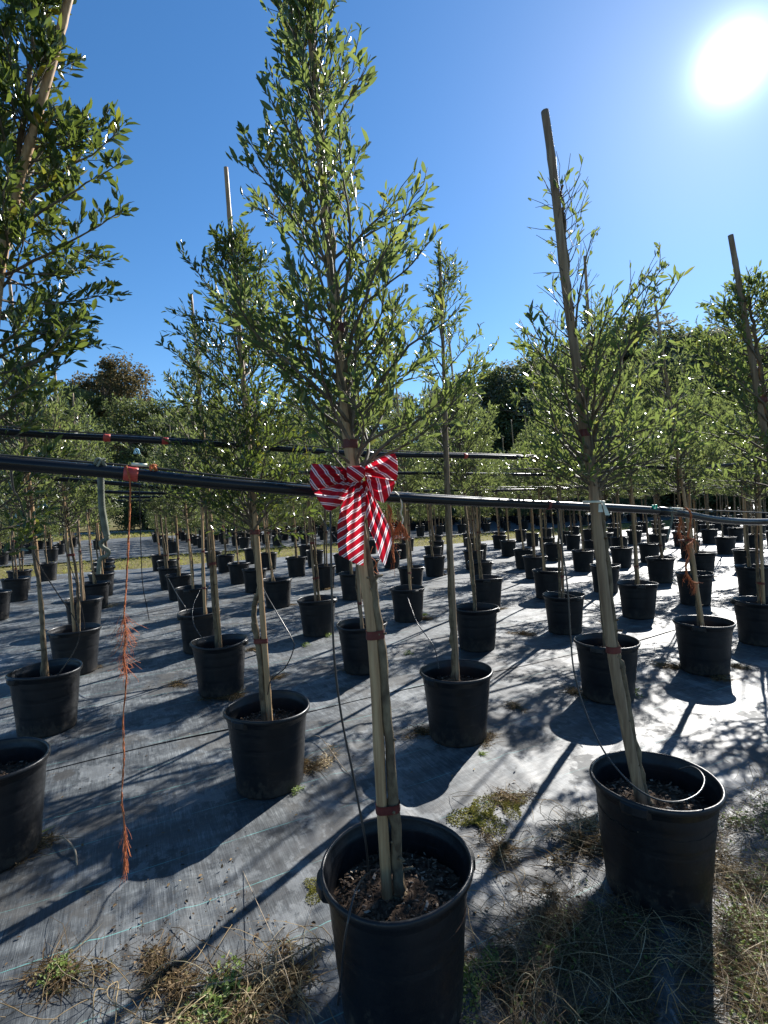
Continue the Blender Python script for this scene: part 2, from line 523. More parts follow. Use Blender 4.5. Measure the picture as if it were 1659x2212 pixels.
def bow_material():
    m, t, out = new_mat('striped_satin')
    a = N(t, 'ShaderNodeAttribute', attribute_name='stripe')
    fr = mathn(t, 'FRACT', a.outputs['Fac'])
    r = ramp(t, [(0.0, (0.40, 0.008, 0.022)), (0.28, (0.82, 0.78, 0.80)), (0.415, (0.12, 0.012, 0.05)), (0.50, (0.82, 0.78, 0.80)), (0.635, (0.42, 0.008, 0.022))], 'CONSTANT')
    t.links.new(fr, r.inputs[0])
    p = N(t, 'ShaderNodeBsdfPrincipled')
    t.links.new(r.outputs[0], p.inputs['Base Color'])
    p.inputs['Roughness'].default_value = 0.5
    p.inputs['Specular IOR Level'].default_value = 0.3
    fine = mapped_noise(t, (1, 1, 1), 700, 1)
    b = N(t, 'ShaderNodeBump'); b.inputs['Strength'].default_value = 0.08; b.inputs['Distance'].default_value = 0.001
    t.links.new(fine.outputs[0], b.inputs['Height']); t.links.new(b.outputs[0], p.inputs['Normal'])
    tr = N(t, 'ShaderNodeBsdfTranslucent')
    t.links.new(r.outputs[0], tr.inputs[0])
    mx = N(t, 'ShaderNodeMixShader'); mx.inputs[0].default_value = 0.5
    t.links.new(p.outputs[0], mx.inputs[1]); t.links.new(tr.outputs[0], mx.inputs[2])
    t.links.new(mx.outputs[0], out.inputs[0])
    return m


M['bow'] = bow_material()


# ------------------------------------------------------------------ ground, cloth, grass strip
def cloth_h(x, y):
    h = 0.5 + 0.22 * math.sin(1.9 * x + 0.6 * y + 1.0) + 0.20 * math.sin(0.9 * x - 2.7 * y + 0.4) + 0.08 * math.sin(5.1 * x + 2.3 * y)
    z = 0.022 * h
    if -2 < x < 6 and -1 < y < 4:
        for x0, y0, cx_, sx_, ln, wd, ht in RIDGES:
            dx, dy = x - x0, y - y0
            a = dx * cx_ + dy * sx_
            if abs(a) > ln: continue
            b = -dx * sx_ + dy * cx_ + 0.03 * math.sin(4 * a + x0 * 9)
            if abs(b) > 0.2: continue
            z += ht * math.exp(-(b / wd) ** 2) * (1 - (a / ln) ** 2)
    return z


_r = random.Random(19)
RIDGES = []
for _i in range(46):
    _a = _r.choice([0.9, 1.1, 0.35, 2.2]) + _r.gauss(0, .25)
    RIDGES.append((_r.uniform(-1.2, 3.6), _r.uniform(0.2, 3.3), math.cos(_a), math.sin(_a), _r.uniform(0.2, 0.7), _r.uniform(0.018, 0.04), _r.choice([-0.005, 0.006, 0.009, 0.013])))
for _i in range(7):
    RIDGES.append((1.05 + 0.06 * _i + _r.gauss(0, .02), 0.72 + 0.05 * _i, math.cos(0.75), math.sin(0.75), 0.42, 0.018, 0.015))


def axis_grid(lo, hi, near_lo, near_hi, fine, coarse):
    a = []
    x = lo
    while x < hi:
        a.append(x)
        x += fine if near_lo <= x < near_hi else coarse
    a.append(hi)
    return a


def sheet(name, xs, ys, hf, mat, loc=(0, 0, 0)):
    mb = MB()
    nx = len(xs)
    vs = [(x, y, hf(x, y)) for y in ys for x in xs]
    fs = [(j * nx + i, j * nx + i + 1, (j + 1) * nx + i + 1, (j + 1) * nx + i) for j in range(len(ys) - 1) for i in range(nx - 1)]
    mb.add(vs, fs)
    o = mb.build(name, mat)
    o.location = loc
    return o


gx = [-1500, -600, -200, -80, -30, 0, 30, 80, 200, 600, 1500]
tag(sheet('ground', gx, gx, lambda x, y: -0.03, M['ground']), kind='structure')
SEAM = 3.45


def seam_y(x):
    return SEAM + 0.03 * math.sin(1.3 * x) + 0.015 * math.sin(3.7 * x + 1)


def front_sheet(name, y0, y1, ny, raise_lo):
    mb = MB()
    xs = [-30, -20, -12, -8] + axis_grid(-6, 12, -1.6, 3.8, 0.035, 0.15) + [14, 18, 24, 32, 44, 60]
    nx = len(xs)
    vs, fs = [], []
    for j in range(ny + 1):
        f = j / ny
        for x in xs:
            a = seam_y(x) if raise_lo else y0
            b = y1 if raise_lo else seam_y(x) + 0.25
            y = a + (b - a) * f
            h = cloth_h(x, y)
            if raise_lo:
                h += 0.005 + 0.006 * max(0, 1 - (y - a) / 0.10) * max(0, math.sin(2.3 * x) * math.sin(0.7 * x + 2))
            vs.append((x, y, h))
    for j in range(ny):
        for i in range(nx - 1):
            fs.append((j * nx + i, j * nx + i + 1, (j + 1) * nx + i + 1, (j + 1) * nx + i))
    mb.add(vs, fs)
    return mb.build(name, M['cloth'])


tag(front_sheet('ground_cloth', -3, 0, 200, False), kind='structure')
tag(front_sheet('ground_cloth', 0, 15.2, 130, True), kind='structure')
tag(sheet('ground_cloth', axis_grid(-40, 80, -10, 20, 1.0, 4), axis_grid(19.4, 37, 0, 0, 1, 1.0), lambda x, y: cloth_h(x, y) - 0.005, M['cloth']), kind='structure')
tag(sheet('gravel_road', [-60, -20, 20, 90], [50, 56], lambda x, y: -0.02, rough_mat('gravel', (0.22, 0.21, 0.2), (0.34, 0.33, 0.32), 12, rough=0.9, bump=0.3)), kind='structure')


def blade(mb, p, d, L, w, bend, rng, seg=3):
    """thin curved grass blade from p, starting in direction d"""
    p = Vector(p); d = Vector(d).normalized()
    side = d.cross(Vector((rng.uniform(-1, 1), rng.uniform(-1, 1), rng.uniform(-0.3, 1)))).normalized()
    dr = Vector(bend)
    vs, fs = [], []
    for i in range(seg + 1):
        f = i / seg
        q = p + d * (L * f) + dr * (L * f * f)
        ww = w * (1 - f) ** 0.6 * 0.5
        if i == seg:
            vs.append(q)
        else:
            vs.append(q - side * ww); vs.append(q + side * ww)
    for i in range(seg - 1):
        fs.append((2 * i, 2 * i + 1, 2 * i + 3, 2 * i + 2))
    fs.append((2 * seg - 2, 2 * seg - 1, 2 * seg))
    mb.add(vs, fs)


rng = random.Random(5)
mb = MB()
for i in range(9000):
    x = rng.uniform(-7, 34); y = rng.uniform(15.0, 19.6)
    if rng.random() < 0.25 and (y < 15.8): continue
    a = rng.uniform(0, 6.28)
    L = rng.choice([0.06, 0.09, 0.12, 0.2])
    blade(mb, (x, y, -0.03), (math.cos(a) * 0.5, math.sin(a) * 0.5, 0.8), L, 0.018, (math.cos(a) * 0.4, math.sin(a) * 0.4, -0.25), rng, 2)
tag(mb.build('grass', M['grass'], smooth=False), 'yellow green grass strip crossing between the two pot blocks', 'grass', kind='stuff')
mb = MB()
for i in range(7000):
    x = rng.uniform(-18, 40); y = rng.uniform(37, 50)
    a = rng.uniform(0, 6.28)
    blade(mb, (x, y, -0.03), (math.cos(a) * 0.5, math.sin(a) * 0.5, 0.8), rng.uniform(0.1, 0.3), 0.05, (math.cos(a) * 0.4, math.sin(a) * 0.4, -0.25), rng, 2)
tag(mb.build('grass', M['grass'], smooth=False), 'pale grass far behind the last rows of pots', 'grass', kind='stuff')

# ------------------------------------------------------------------ potted trees
POT_H, POT_R = 0.40, 0.2175


def pot_meshes(seed):
    rg = random.Random(seed)
    a1, a2 = rg.uniform(0, 6.28), rg.uniform(0, 6.28)
    ov, tl = rg.uniform(0.008, 0.03), rg.uniform(0.002, 0.010)

    def warp(x, y, z, an):
        k = z / POT_H
        e = 1 + ov * k * math.cos(2 * (an - a1)) + 0.006 * math.sin(3 * an + a2 + 5 * k) + 0.004 * math.sin(5 * an - a1 + 9 * k) * k
        if z < 0.37: e -= 0.022 * math.exp(-((((an - a2) % 6.283) - 3.1) / 0.35) ** 2 - ((k - 0.45) / 0.22) ** 2)
        return x * e, y * e, z + tl * k * math.cos(2 * (an - a2))
    body = MB()
    prof = [(0.150, 0.012), (0.158, 0.002), (0.166, 0.004)]
    nz = 34
    for i in range(nz + 1):
        f = i / nz
        z = 0.01 + f * 0.345
        r = 0.169 + 0.0265 * f
        for g in (0.12, 0.235, 0.31):               # moulded steps round the wall
            if z > g: r += 0.0016
            r -= 0.0022 * math.exp(-((z - g) / 0.006) ** 2)
        prof.append((r, z))
    lathe(body, prof, 56, warp, True)
    rim = MB()
    rp = [(0.2003, 0.353), (0.2045, 0.358), (0.2065, 0.372), (0.2120, 0.376), (0.2175, 0.381), (0.2190, 0.389), (0.2178, 0.396), (0.2135, POT_H), (0.2085, 0.3985), (0.2060, 0.391),
          (0.2045, 0.376), (0.1990, 0.368), (0.1965, 0.355), (0.1935, 0.300), (0.1885, 0.245), (0.185, 0.205)]
    lathe(rim, rp, 56, warp)
    lugs = []
    for s in (0, math.pi):
        lug = MB()
        vs = []
        for (rr, zz) in ((0.206, 0.352), (0.226, 0.353), (0.230, 0.362), (0.229, 0.386), (0.216, 0.394)):
            for w in (-1, -0.7, 0, 0.7, 1):
                wd = 0.050 * (1 if rr < 0.22 else 0.8) * w
                r2 = rr - (0.010 * w * w)
                vs.append(Vector((r2 * math.cos(s) - wd * math.sin(s), r2 * math.sin(s) + wd * math.cos(s), zz)))
        fs = []
        for i in range(4):
            for k in range(4):
                fs.append((i * 5 + k, i * 5 + k + 1, i * 5 + k + 6, i * 5 + k + 5))
        fs += [(0, 5, 10, 15, 20), (4, 24, 19, 14, 9)]
        lug.add([warp(v.x, v.y, v.z, s) for v in vs], fs)
        lugs.append(lug.mesh('handle', M['pot'], False))
    return body.mesh('pot', M['pot']), rim.mesh('rim', M['pot']), lugs


def soil_mesh(seed, chips):
    rg = random.Random(seed)
    mb = MB()
    rings, seg = 9, 36
    vs = [(0, 0, 0.303)]
    fs = []
    for i in range(1, rings + 1):
        r = 0.1915 * i / rings
        for k in range(seg):
            an = 2 * math.pi * k / seg
            z = 0.290 + 0.014 * (1 - (r / 0.2) ** 2) + rg.uniform(-0.005, 0.006)
            vs.append((r * math.cos(an), r * math.sin(an), z))
    for k in range(seg):
        fs.append((0, 1 + k, 1 + (k + 1) % seg))
    for i in range(rings - 1):
        for k in range(seg):
            k2 = (k + 1) % seg
            fs.append((1 + i * seg + k, 1 + (i + 1) * seg + k, 1 + (i + 1) * seg + k2, 1 + i * seg + k2))
    mb.add(vs, fs)
    me = mb.mesh('soil', M['soil'])
    if not chips:
        return me, None
    cb = MB()
    for i in range(chips):
        r = 0.183 * math.sqrt(rg.random()); an = rg.uniform(0, 6.28)
        c = Vector((r * math.cos(an), r * math.sin(an), 0.302 + rg.uniform(-0.004, 0.008)))
        a = rg.uniform(0, 6.28)
        d = Vector((math.cos(a), math.sin(a), rg.uniform(-0.5, 0.5))) * rg.choice([0.003, 0.005, 0.007, 0.012])
        e = Vector((-math.sin(a), math.cos(a), rg.uniform(-0.6, 0.6))) * rg.uniform(0.002, 0.0045)
        n = d.cross(e).normalized() * 0.002
        cb.add([c - d - e, c + d - e * 0.6, c + d * 0.9 + e, c - d * 0.8 + e, c + n, ], [(0, 1, 4), (1, 2, 4), (2, 3, 4), (3, 0, 4), (3, 2, 1, 0)])
    return me, cb.mesh('bark_mulch', M['chip'], False)


POTS = [pot_meshes(s) for s in (1, 2, 3, 4)]
SOILS = [soil_mesh(1, 800), soil_mesh(2, 800)]
SOILS_FAR = [soil_mesh(5, 0)[0], soil_mesh(6, 0)[0]]


def leaves_mesh(name, L, mat, detail=1, width=0.27, fold=0.25):
    """L: list of (pos, dir, normal, length)"""
    n = len(L)
    pos = np.array([tuple(q[0]) for q in L]); d = np.array([tuple(q[1]) for q in L])
    nm = np.array([tuple(q[2]) for q in L]); ln = np.array([q[3] for q in L])[:, None]
    d /= np.linalg.norm(d, axis=1, keepdims=True)
    s = np.cross(d, nm); s /= (np.linalg.norm(s, axis=1, keepdims=True) + 1e-9)
    nm = np.cross(s, d)
    w = ln * width * 0.5
    rs = np.random.RandomState(n)
    w = w * rs.uniform(0.8, 1.25, (n, 1))
    curl = rs.normal(-0.03, 0.13, (n, 1)) * ln
    if detail:
        def pt(t, sd, up):
            return pos + d * ln * t + s * w * sd + nm * (w * up * fold * 2 + curl * t * t * 1.5)
        V = np.stack([pt(0, 0, 0), pt(.33, -.9, .9), pt(.33, 0, 0), pt(.33, .9, .9), pt(.7, -.85, .85), pt(.7, 0, 0), pt(.7, .85, .85), pt(1, 0, 0)], 1)
        F = [(0, 3, 2), (0, 2, 1), (2, 3, 6, 5), (1, 2, 5, 4), (5, 6, 7), (4, 5, 7)]
        k = 8
    else:
        def pt(t, sd, up):
            return pos + d * ln * t + s * w * sd * 1.15 + nm * (w * up * fold * 2 + curl * t)
        V = np.stack([pt(0, 0, 0), pt(.5, -1, .8), pt(1, 0, 0), pt(.5, 1, .8)], 1)
        F = [(0, 3, 2), (0, 2, 1)]
        k = 4
    V = V.reshape(-1, 3)
    faces = [tuple(i * k + j for j in f) for i in range(n) for f in F]
    me = bpy.data.meshes.new(name)
    me.from_pydata(V.tolist(), [], faces)
    me.polygons.foreach_set('use_smooth', [bool(detail)] * len(me.polygons))
    me.materials.append(mat)
    me.update()
    return me


def path_at(P, t):
    m = len(P) - 1
    k = min(int(t * m), m - 1); f = t * m - k
    return P[k].lerp(P[k + 1], f), (P[k + 1] - P[k]).normalized()


LEAFN = []


def grow(trunk, t0, t1, nb, prof, rg, leaf=0.042, dens=1.0, elev=(25, 60), bare=None, skew=1.0):
    """limbs, twigs and leaves round the trunk path between fractions t0..t1.
    prof(f) -> reach in metres.  Returns (wood MB, leaf list)."""
    wood = MB(); leaves = []
    for i in range(nb):
        f = ((i + rg.random()) / nb) ** skew
        t = t0 + (t1 - t0) * f
        p, td = path_at(trunk, t)
        az = i * 2.39996 + rg.uniform(-0.5, 0.5)
        hor = Vector((math.cos(az), math.sin(az), 0))
        reach = prof(f, hor) * rg.uniform(0.55, 1.25)
        el = R(rg.uniform(*elev) + 16 * f)
        d = (hor * math.cos(el) + Vector((0, 0, 1)) * math.sin(el)).normalized()
        L = max(0.05, min(reach / max(0.35, math.cos(el)), reach * 1.7))
        pts = [p]
        q = p.copy(); dd = d.copy()
        ns = max(4, int(L / 0.04))
        for k in range(ns):
            dd = (dd + Vector((rg.gauss(0, .13), rg.gauss(0, .13), rg.gauss(0.01, .10)))).normalized()
            q = q + dd * (L / ns)
            pts.append(q.copy())
        r0 = min(0.0065, 0.0016 + 0.010 * L)
        tube(wood, pts, [r0 * (1 - 0.8 * k / ns) for k in range(ns + 1)], 5, False)
        keep = 1.0 if bare is None else bare(f)
        ntw = int(L / 0.026 * dens) + 1
        for k in range(ntw):
            u = 0.22 + 0.78 * ((k + rg.random()) / ntw) ** 0.8
            bp, bd = path_at(pts, min(u, 0.999))
            ax = Vector((rg.gauss(0, 1), rg.gauss(0, 1), rg.gauss(0.25, 0.8))).normalized()
            tdv = (bd * 0.75 + ax * 0.75 + Vector((0, 0, 0.38))).normalized()
            tl = rg.uniform(0.03, 0.13) * (1.15 - 0.45 * u)
            if tl > 0.05:
                e = bp + tdv * tl + Vector((0, 0, 0.01))
                tube(wood, [bp, bp.lerp(e, .5) + Vector((rg.gauss(0, .004), rg.gauss(0, .004), 0)), e], [0.0014, 0.0012, 0.0008], 3, False)
            nl = max(2, int(tl / 0.0125))
            for j in range(nl):
                if rg.random() > keep: continue
                lp = bp + tdv * (tl * (j + 0.6) / nl)
                perp = tdv.cross(Vector((rg.gauss(0, 1), rg.gauss(0, 1), rg.gauss(0, 1))))
                if perp.length < 1e-3: continue
                perp.normalize()
                ld = tdv * rg.uniform(0.6, 1.1) + perp * rg.uniform(0.35, 0.9) + Vector((0, 0, rg.choice([-0.1, 0.1, 0.25, 0.3])))
                nn = Vector((rg.gauss(0, .6), rg.gauss(0, .6), rg.gauss(0.5, .6)))
                leaves.append((lp, ld.normalized(), nn, leaf * rg.choice([0.5, 0.7, 0.85, 1.0, 1.15])))
        # tip
        for j in range(3):
            ld = (dd + Vector((rg.gauss(0, .4), rg.gauss(0, .4), rg.gauss(0.1, .4)))).normalized()
            if rg.random() < keep:
                leaves.append((pts[-1], ld, Vector((rg.gauss(0, 1), rg.gauss(0, 1), 0.6)), leaf * rg.uniform(0.6, 1.0)))
    return wood, leaves


def knobby(P, n, r0, r1, rg):
    pts = smooth_path(P, n)
    rad = []
    for i in range(n + 1):
        f = i / n
        pts[i] = pts[i] + Vector((rg.gauss(0, 1), rg.gauss(0, 1), 0)) * r0 * 0.13
        rad.append((r0 + (r1 - r0) * f) * (1 + rg.uniform(-0.09, 0.12) + (0.28 if rg.random() < 0.09 else 0)))
    rad[0] *= 1.35
    return pts, rad


def stake_mb(P, n, r0, r1, rg):
    mb = MB()
    pts = smooth_path(P, n)
    rad = []
    nodes = set(int(n * (k + rg.uniform(0.2, 0.8)) / 7) for k in range(7))
    for i in range(n + 1):
        r = r0 + (r1 - r0) * i / n
        if i in nodes: r *= 1.10
        rad.append(r)
    tube(mb, pts, rad, 9)
    return mb, pts, rad


def knots(mb, pts, rad, rg, n):
    """pruned side stubs on the bare trunk"""
    for k in range(n):
        i = rg.randrange(2, max(3, len(pts) - 2))
        a = rg.uniform(0, 6.28)
        d = Vector((math.cos(a), math.sin(a), 0.25))
        L = rad[i] * rg.choice([1.25, 1.4, 1.7, 2.6])
        tube(mb, [pts[i] + d * rad[i] * 0.5, pts[i] + d * L], [rad[i] * 0.38, rad[i] * 0.22], 5)


def band(P1, P2, z_at, r1, r2, h, mat, parent, origin, name='tape_band'):
    """tape wound round stake (P1, r1) and trunk (P2, r2) at path points"""
    a, b = P1, P2
    ax = (b - a); ax.z = 0
    if ax.length < 1e-4: ax = Vector((1, 0, 0))
    ang = math.atan2(ax.y, ax.x)
    ring = []
    for k in range(9):
        t = ang + math.pi / 2 + math.pi * k / 8
        ring.append(a + Vector((math.cos(t), math.sin(t), 0)) * (r1 + 0.002))
    for k in range(9):
        t = ang - math.pi / 2 + math.pi * k / 8
        ring.append(Vector((b.x, b.y, a.z)) + Vector((math.cos(t), math.sin(t), 0)) * (r2 + 0.002))
    mb = MB()
    n = len(ring)
    vs = []
    for zz, g in ((-h / 2, 0.0), (-h / 6, 0.001), (h / 6, -0.0005), (h / 2, 0.0006)):
        for q in ring:
            c = (a + b) / 2
            d = Vector((q.x - c.x, q.y - c.y, 0)).normalized()
            vs.append(Vector((q.x, q.y, a.z + zz)) + d * g)
    fs = []
    for i in range(3):
        for k in range(n):
            k2 = (k + 1) % n
            fs.append((i * n + k, i * n + k2, (i + 1) * n + k2, (i + 1) * n + k))
    mb.add(vs, fs)
    return mb.build(name, mat, parent, origin=origin)


def add_pot(root, k, spin, near=True, lugs=True, tilt=(0, 0)):
    body, rim, lg = POTS[k % 4]
    p = link('pot', body, root, rot=(tilt[0], tilt[1], spin))
    link('rim', rim, p)
    if lugs:
        for m_ in lg:
            link('handle', m_, p)
    if near:
        s, c = SOILS[k % 2]
        so = link('soil', s, root, rot=(0, 0, spin))
        link('bark_mulch', c, so)
    else:
        link('soil', SOILS_FAR[k % 2], root, rot=(0, 0, spin))


GROUP = 'young staked trees in black nursery pots'
CATALOG = []       # positions already taken on the grid


def lin(v0, v1):
    return lambda f, hor: v0 + (v1 - v0) * f


def table(pts, left_gain=None):
    def fn(f, hor):
        for (a, ra), (b, rb) in zip(pts, pts[1:]):
            if f <= b:
                r = ra + (rb - ra) * (f - a) / (b - a + 1e-9)
                break
        else:
            r = pts[-1][1]
        if left_gain:
            r *= 1 + left_gain * (-hor.dot(RIGHT))
        return r
    return fn


def custom_tree(label, base, stake_px, trunk_px, Zf, t0, prof, nb, seed, k, spin, leaf=0.043, dens=1.0, elev=(25, 60), bands=(), rs=(0.016, 0.010), rt=(0.015, 0.004),
                bare=None, t1=0.99, stake_mat='stake', tilt=(0, 0), extra=None, skew=1.0, lm='leaf', lw=0.31):
    rg = random.Random(seed)
    base = Vector((base[0], base[1], 0)); base.z = cloth_h(base.x, base.y) + 0.002
    root = thing('potted_tree', label, 'potted tree', base, GROUP)
    add_pot(root, k, spin, True, True, tilt)
    SP = [PX(u, v, Zf(v)) for u, v in stake_px]
    TP = [PX(u, v, Zf(v) + 0.006) for u, v in trunk_px]
    # sink both into the soil
    SP.insert(0, SP[0] + (SP[0] - SP[1]).normalized() * 0.06)
    TP.insert(0, TP[0] + (TP[0] - TP[1]).normalized() * 0.05)
    sm, spts, srad = stake_mb(SP, 60, rs[0], rs[1], rg)
    sm.build('stake', M[stake_mat], root, origin=base)
    tpts, trad = knobby(TP, 80, rt[0], rt[1], rg)
    tm = MB(); tube(tm, tpts, trad, 9)
    nbare = int(len(tpts) * t0)
    knots(tm, tpts[:nbare], trad[:nbare], rg, 26)
    tr = tm.build('trunk', M['bark'], root, origin=base)
    wood, leaves = grow(tpts, t0, t1, nb, prof, rg, leaf, dens, elev, bare=bare, skew=skew)
    wood.build('branches', M['twig'], tr, origin=base)
    if extra:
        leaves += extra(rg)
    me = leaves_mesh('crown', leaves, M[lm], 1, lw)
    me.transform(Matrix.Translation(-base))
    link('crown', me, root)
    for v in bands:
        f = min(range(len(spts)), key=lambda i: abs((proj(spts[i]) or (0, 1e9))[1] - v))
        a = spts[f]
        b = min(tpts, key=lambda q: abs(q.z - a.z))
        i = tpts.index(b)
        bb = b.copy(); bb.z = a.z
        if (bb - a).length > 0.07: bb = a + (bb - a).normalized() * 0.02
        band(a, bb, a.z, srad[f], min(trad[i], 0.02), 0.024, M['tape'], root, base)
    CATALOG.append((base.x, base.y))
    return root, spts, tpts, leaves


# pot centres read as rim centres
def rim_pos(u, v):
    return PG(u, v, POT_H)


C0 = rim_pos(858, 1868)
ctree, c_st, c_tr, _ = custom_tree(
    'nearest tree in black pot with red striped bow tied to its stake', C0,
    [(836, 1925), (825, 1750), (806, 1400), (783, 1215), (758, 1000), (748, 930), (725, 700), (706, 500), (690, 300), (676, 120), (665, -40)],
    [(862, 1905), (852, 1750), (840, 1600), (824, 1400), (808, 1290), (795, 1220), (779, 1100), (767, 1000), (753, 900), (740, 800), (728, 650), (708, 450), (688, 280), (668, 180), (640, 80), (625, 0)],
    lambda v: 1.455 - 0.02 * (1900 - v) / 1900, 0.47,
    table([(0, 0.29), (0.08, 0.31), (0.25, 0.29), (0.42, 0.22), (0.6, 0.14), (0.78, 0.09), (1, 0.05)]), 128, 11, 0, 2.9, 0.036, 0.88, elev=(22, 55),
    bands=(1378, 1752, 955, 690), rs=(0.0165, 0.0105), rt=(0.0165, 0.004))
R0 = rim_pos(1411, 1682)
rtree, r_st, r_tr, _ = custom_tree(
    'tree in large oval black pot at right with drip tube coiled on soil', R0,
    [(1380, 1705), (1350, 1560), (1320, 1390), (1295, 1180), (1275, 1000), (1262, 940), (1250, 820), (1225, 640), (1205, 460), (1190, 330), (1177, 240)],
    [(1390, 1708), (1362, 1570), (1342, 1450), (1327, 1390), (1314, 1250), (1302, 1150), (1288, 1050), (1277, 960), (1257, 830), (1237, 700), (1226, 560), (1217, 470), (1212, 400)],
    lambda v: 1.83 - 0.03 * (1700 - v) / 1700, 0.525,
    table([(0, 0.28), (0.07, 0.33), (0.28, 0.34), (0.40, 0.24), (0.5, 0.13), (0.6, 0.06), (1, 0.04)]), 92, 12, 1, 0.35, 0.034, 0.8, elev=(10, 48), skew=1.5,
    bands=(940, 1395), rs=(0.020, 0.0135), rt=(0.0175, 0.004), bare=lambda f: 1.0 if f < 0.42 else 0.25, stake_mat='stake2', tilt=(0.0, 0.02))
A0 = rim_pos(577, 1528)
atree, a_st, a_tr, _ = custom_tree(
    'tree with crooked knobby trunk second back in the row of the bow', A0,
    [(583, 1555), (565, 1300), (545, 1045), (520, 760), (500, 520), (488, 362)],
    [(573, 1552), (558, 1400), (548, 1320), (560, 1260), (546, 1150), (540, 1000), (525, 800), (510, 620), (503, 540)],
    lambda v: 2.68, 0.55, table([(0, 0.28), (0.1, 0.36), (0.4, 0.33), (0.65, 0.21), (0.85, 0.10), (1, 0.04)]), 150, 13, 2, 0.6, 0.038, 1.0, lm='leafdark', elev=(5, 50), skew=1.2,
    bands=(1140, 1390), rs=(0.017, 0.011), rt=(0.0185, 0.004))
L0 = rim_pos(-22, 1648)
ltree, l_st, l_tr, l_leaves = custom_tree(
    'tall leafy tree with black berries at the left edge, leaning right', L0,
    [(-25, 1690), (-32, 1400), (-28, 1000), (-12, 700), (10, 520), (45, 380), (72, 280), (122, 100), (152, -20)],
    [(-38, 1690), (-44, 1400), (-40, 1000), (-25, 760), (-5, 600), (20, 450), (42, 320), (60, 200), (75, 60), (80, -60)],
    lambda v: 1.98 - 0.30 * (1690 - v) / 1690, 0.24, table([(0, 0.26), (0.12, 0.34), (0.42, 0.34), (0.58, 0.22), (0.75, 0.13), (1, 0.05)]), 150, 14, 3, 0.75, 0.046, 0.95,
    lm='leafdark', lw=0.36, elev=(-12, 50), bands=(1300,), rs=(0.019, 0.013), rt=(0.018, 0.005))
B0 = rim_pos(985, 1452)
btree, b_st, b_tr, _ = custom_tree(
    'slim tree in black pot behind the nearest pot, two handles catching light', B0,
    [(988, 1458), (975, 1200), (966, 1000), (957, 750), (948, 522)],
    [(981, 1458), (970, 1200), (962, 1000), (958, 800), (958, 650), (965, 560)],
    lambda v: 3.12, 0.52, table([(0, 0.22), (0.1, 0.25), (0.4, 0.20), (0.55, 0.11), (0.8, 0.06), (1, 0.05)]), 60, 15, 1, 0.2, 0.036, 0.75, elev=(10, 50), skew=1.3,
    bands=(), rs=(0.014, 0.010), rt=(0.018, 0.004), stake_mat='stake2')
F0 = Vector((3.06, 1.25, 0))
_zf = (F0 - CAMLOC).dot(FWD)
ftree, f_st, f_tr, _ = custom_tree(
    'tree at the right edge with dark stake leaning left and pot out of view', F0,
    [(1795, 1500), (1715, 1200), (1655, 950), (1620, 750), (1596, 610), (1578, 508)],
    [(1806, 1500), (1724, 1200), (1667, 950), (1640, 780), (1625, 690), (1618, 630)],
    lambda v: _zf - 0.02, 0.42, table([(0, 0.28), (0.1, 0.36), (0.4, 0.33), (0.65, 0.16), (1, 0.04)]), 90, 16, 0, 1.2, 0.038, 0.85, elev=(5, 40), skew=1.3,
    bands=(860,), rs=(0.017, 0.012), rt=(0.017, 0.004), stake_mat='stake2')

# berries on the left tree
bm_ = MB()
lathe(bm_, [(0.0005, -0.005), (0.0035, -0.0038), (0.005, 0), (0.0035, 0.0038), (0.0005, 0.005)], 8)
berry_me = bm_.mesh('berry', M['berry'])
rg = random.Random(3)
cand = [q for q in l_leaves if (proj(q[0]) or (0, 0))[0] > 110]
for q in rg.sample(cand, min(26, len(cand))):
    link('berry', berry_me, ltree, loc=Vector(q[0]) - ltree.location + Vector((0, 0, -0.008)))


# generic trees: shared meshes
def generic(seed, H, base, R0_, nb, leaf, dens, detail, mat, stake_h, bushy=False):
    rg = random.Random(seed)
    P = [Vector((0, 0, 0.25)), Vector((rg.gauss(0, .012), rg.gauss(0, .012), 0.8)), Vector((rg.gauss(0, .015), rg.gauss(0, .015), 1.3)),
         Vector((rg.gauss(0, .02), rg.gauss(0, .02), 1.9)), Vector((rg.gauss(0, .03), rg.gauss(0, .03), H))]
    pts, rad = knobby(P, 34, 0.0165, 0.004, rg)
    tm = MB(); tube(tm, pts, rad, 7)
    t0 = min(range(len(pts)), key=lambda i: abs(pts[i].z - base)) / 34
    knots(tm, pts[:int(34 * t0)], rad[:int(34 * t0)], rg, 12)
    if bushy:
        pr = table([(0, R0_ * 0.7), (0.25, R0_), (0.6, R0_ * 0.85), (1, R0_ * 0.3)])
    else:
        pr = table([(0, R0_ * 0.8), (0.1, R0_ * 1.1), (0.4, R0_), (0.65, R0_ * 0.62), (0.85, R0_ * 0.3), (1, R0_ * 0.15)])
    wood, leaves = grow(pts, t0, 0.99, nb, pr, rg, leaf, dens, (5, 50), skew=1.3)
    sm, spts, srad = stake_mb([Vector((0.03, 0.005, 0.25)), Vector((0.034, 0.0, 1.2)), Vector((0.03, 0.0, 2.0)), Vector((0.024, 0, stake_h))], 40, 0.0145, 0.0095, rg)
    tapes = []
    for z in (0.62, 1.05):
        i = min(range(len(spts)), key=lambda i: abs(spts[i].z - z)); j = min(range(len(pts)), key=lambda j: abs(pts[j].z - z))
        o = band(spts[i], Vector((pts[j].x, pts[j].y, spts[i].z)), z, srad[i], rad[j], 0.022, M['tape'], None, None)
        tapes.append(o.data)
        bpy.data.objects.remove(o)
    return dict(trunk=tm.mesh('trunk', M['bark']), branches=wood.mesh('branches', M['twig']), crown=leaves_mesh('crown', leaves, mat, detail),
                stake=sm.mesh('stake', M['stake'] if seed % 2 else M['stake2']), tapes=tapes, n=len(leaves))


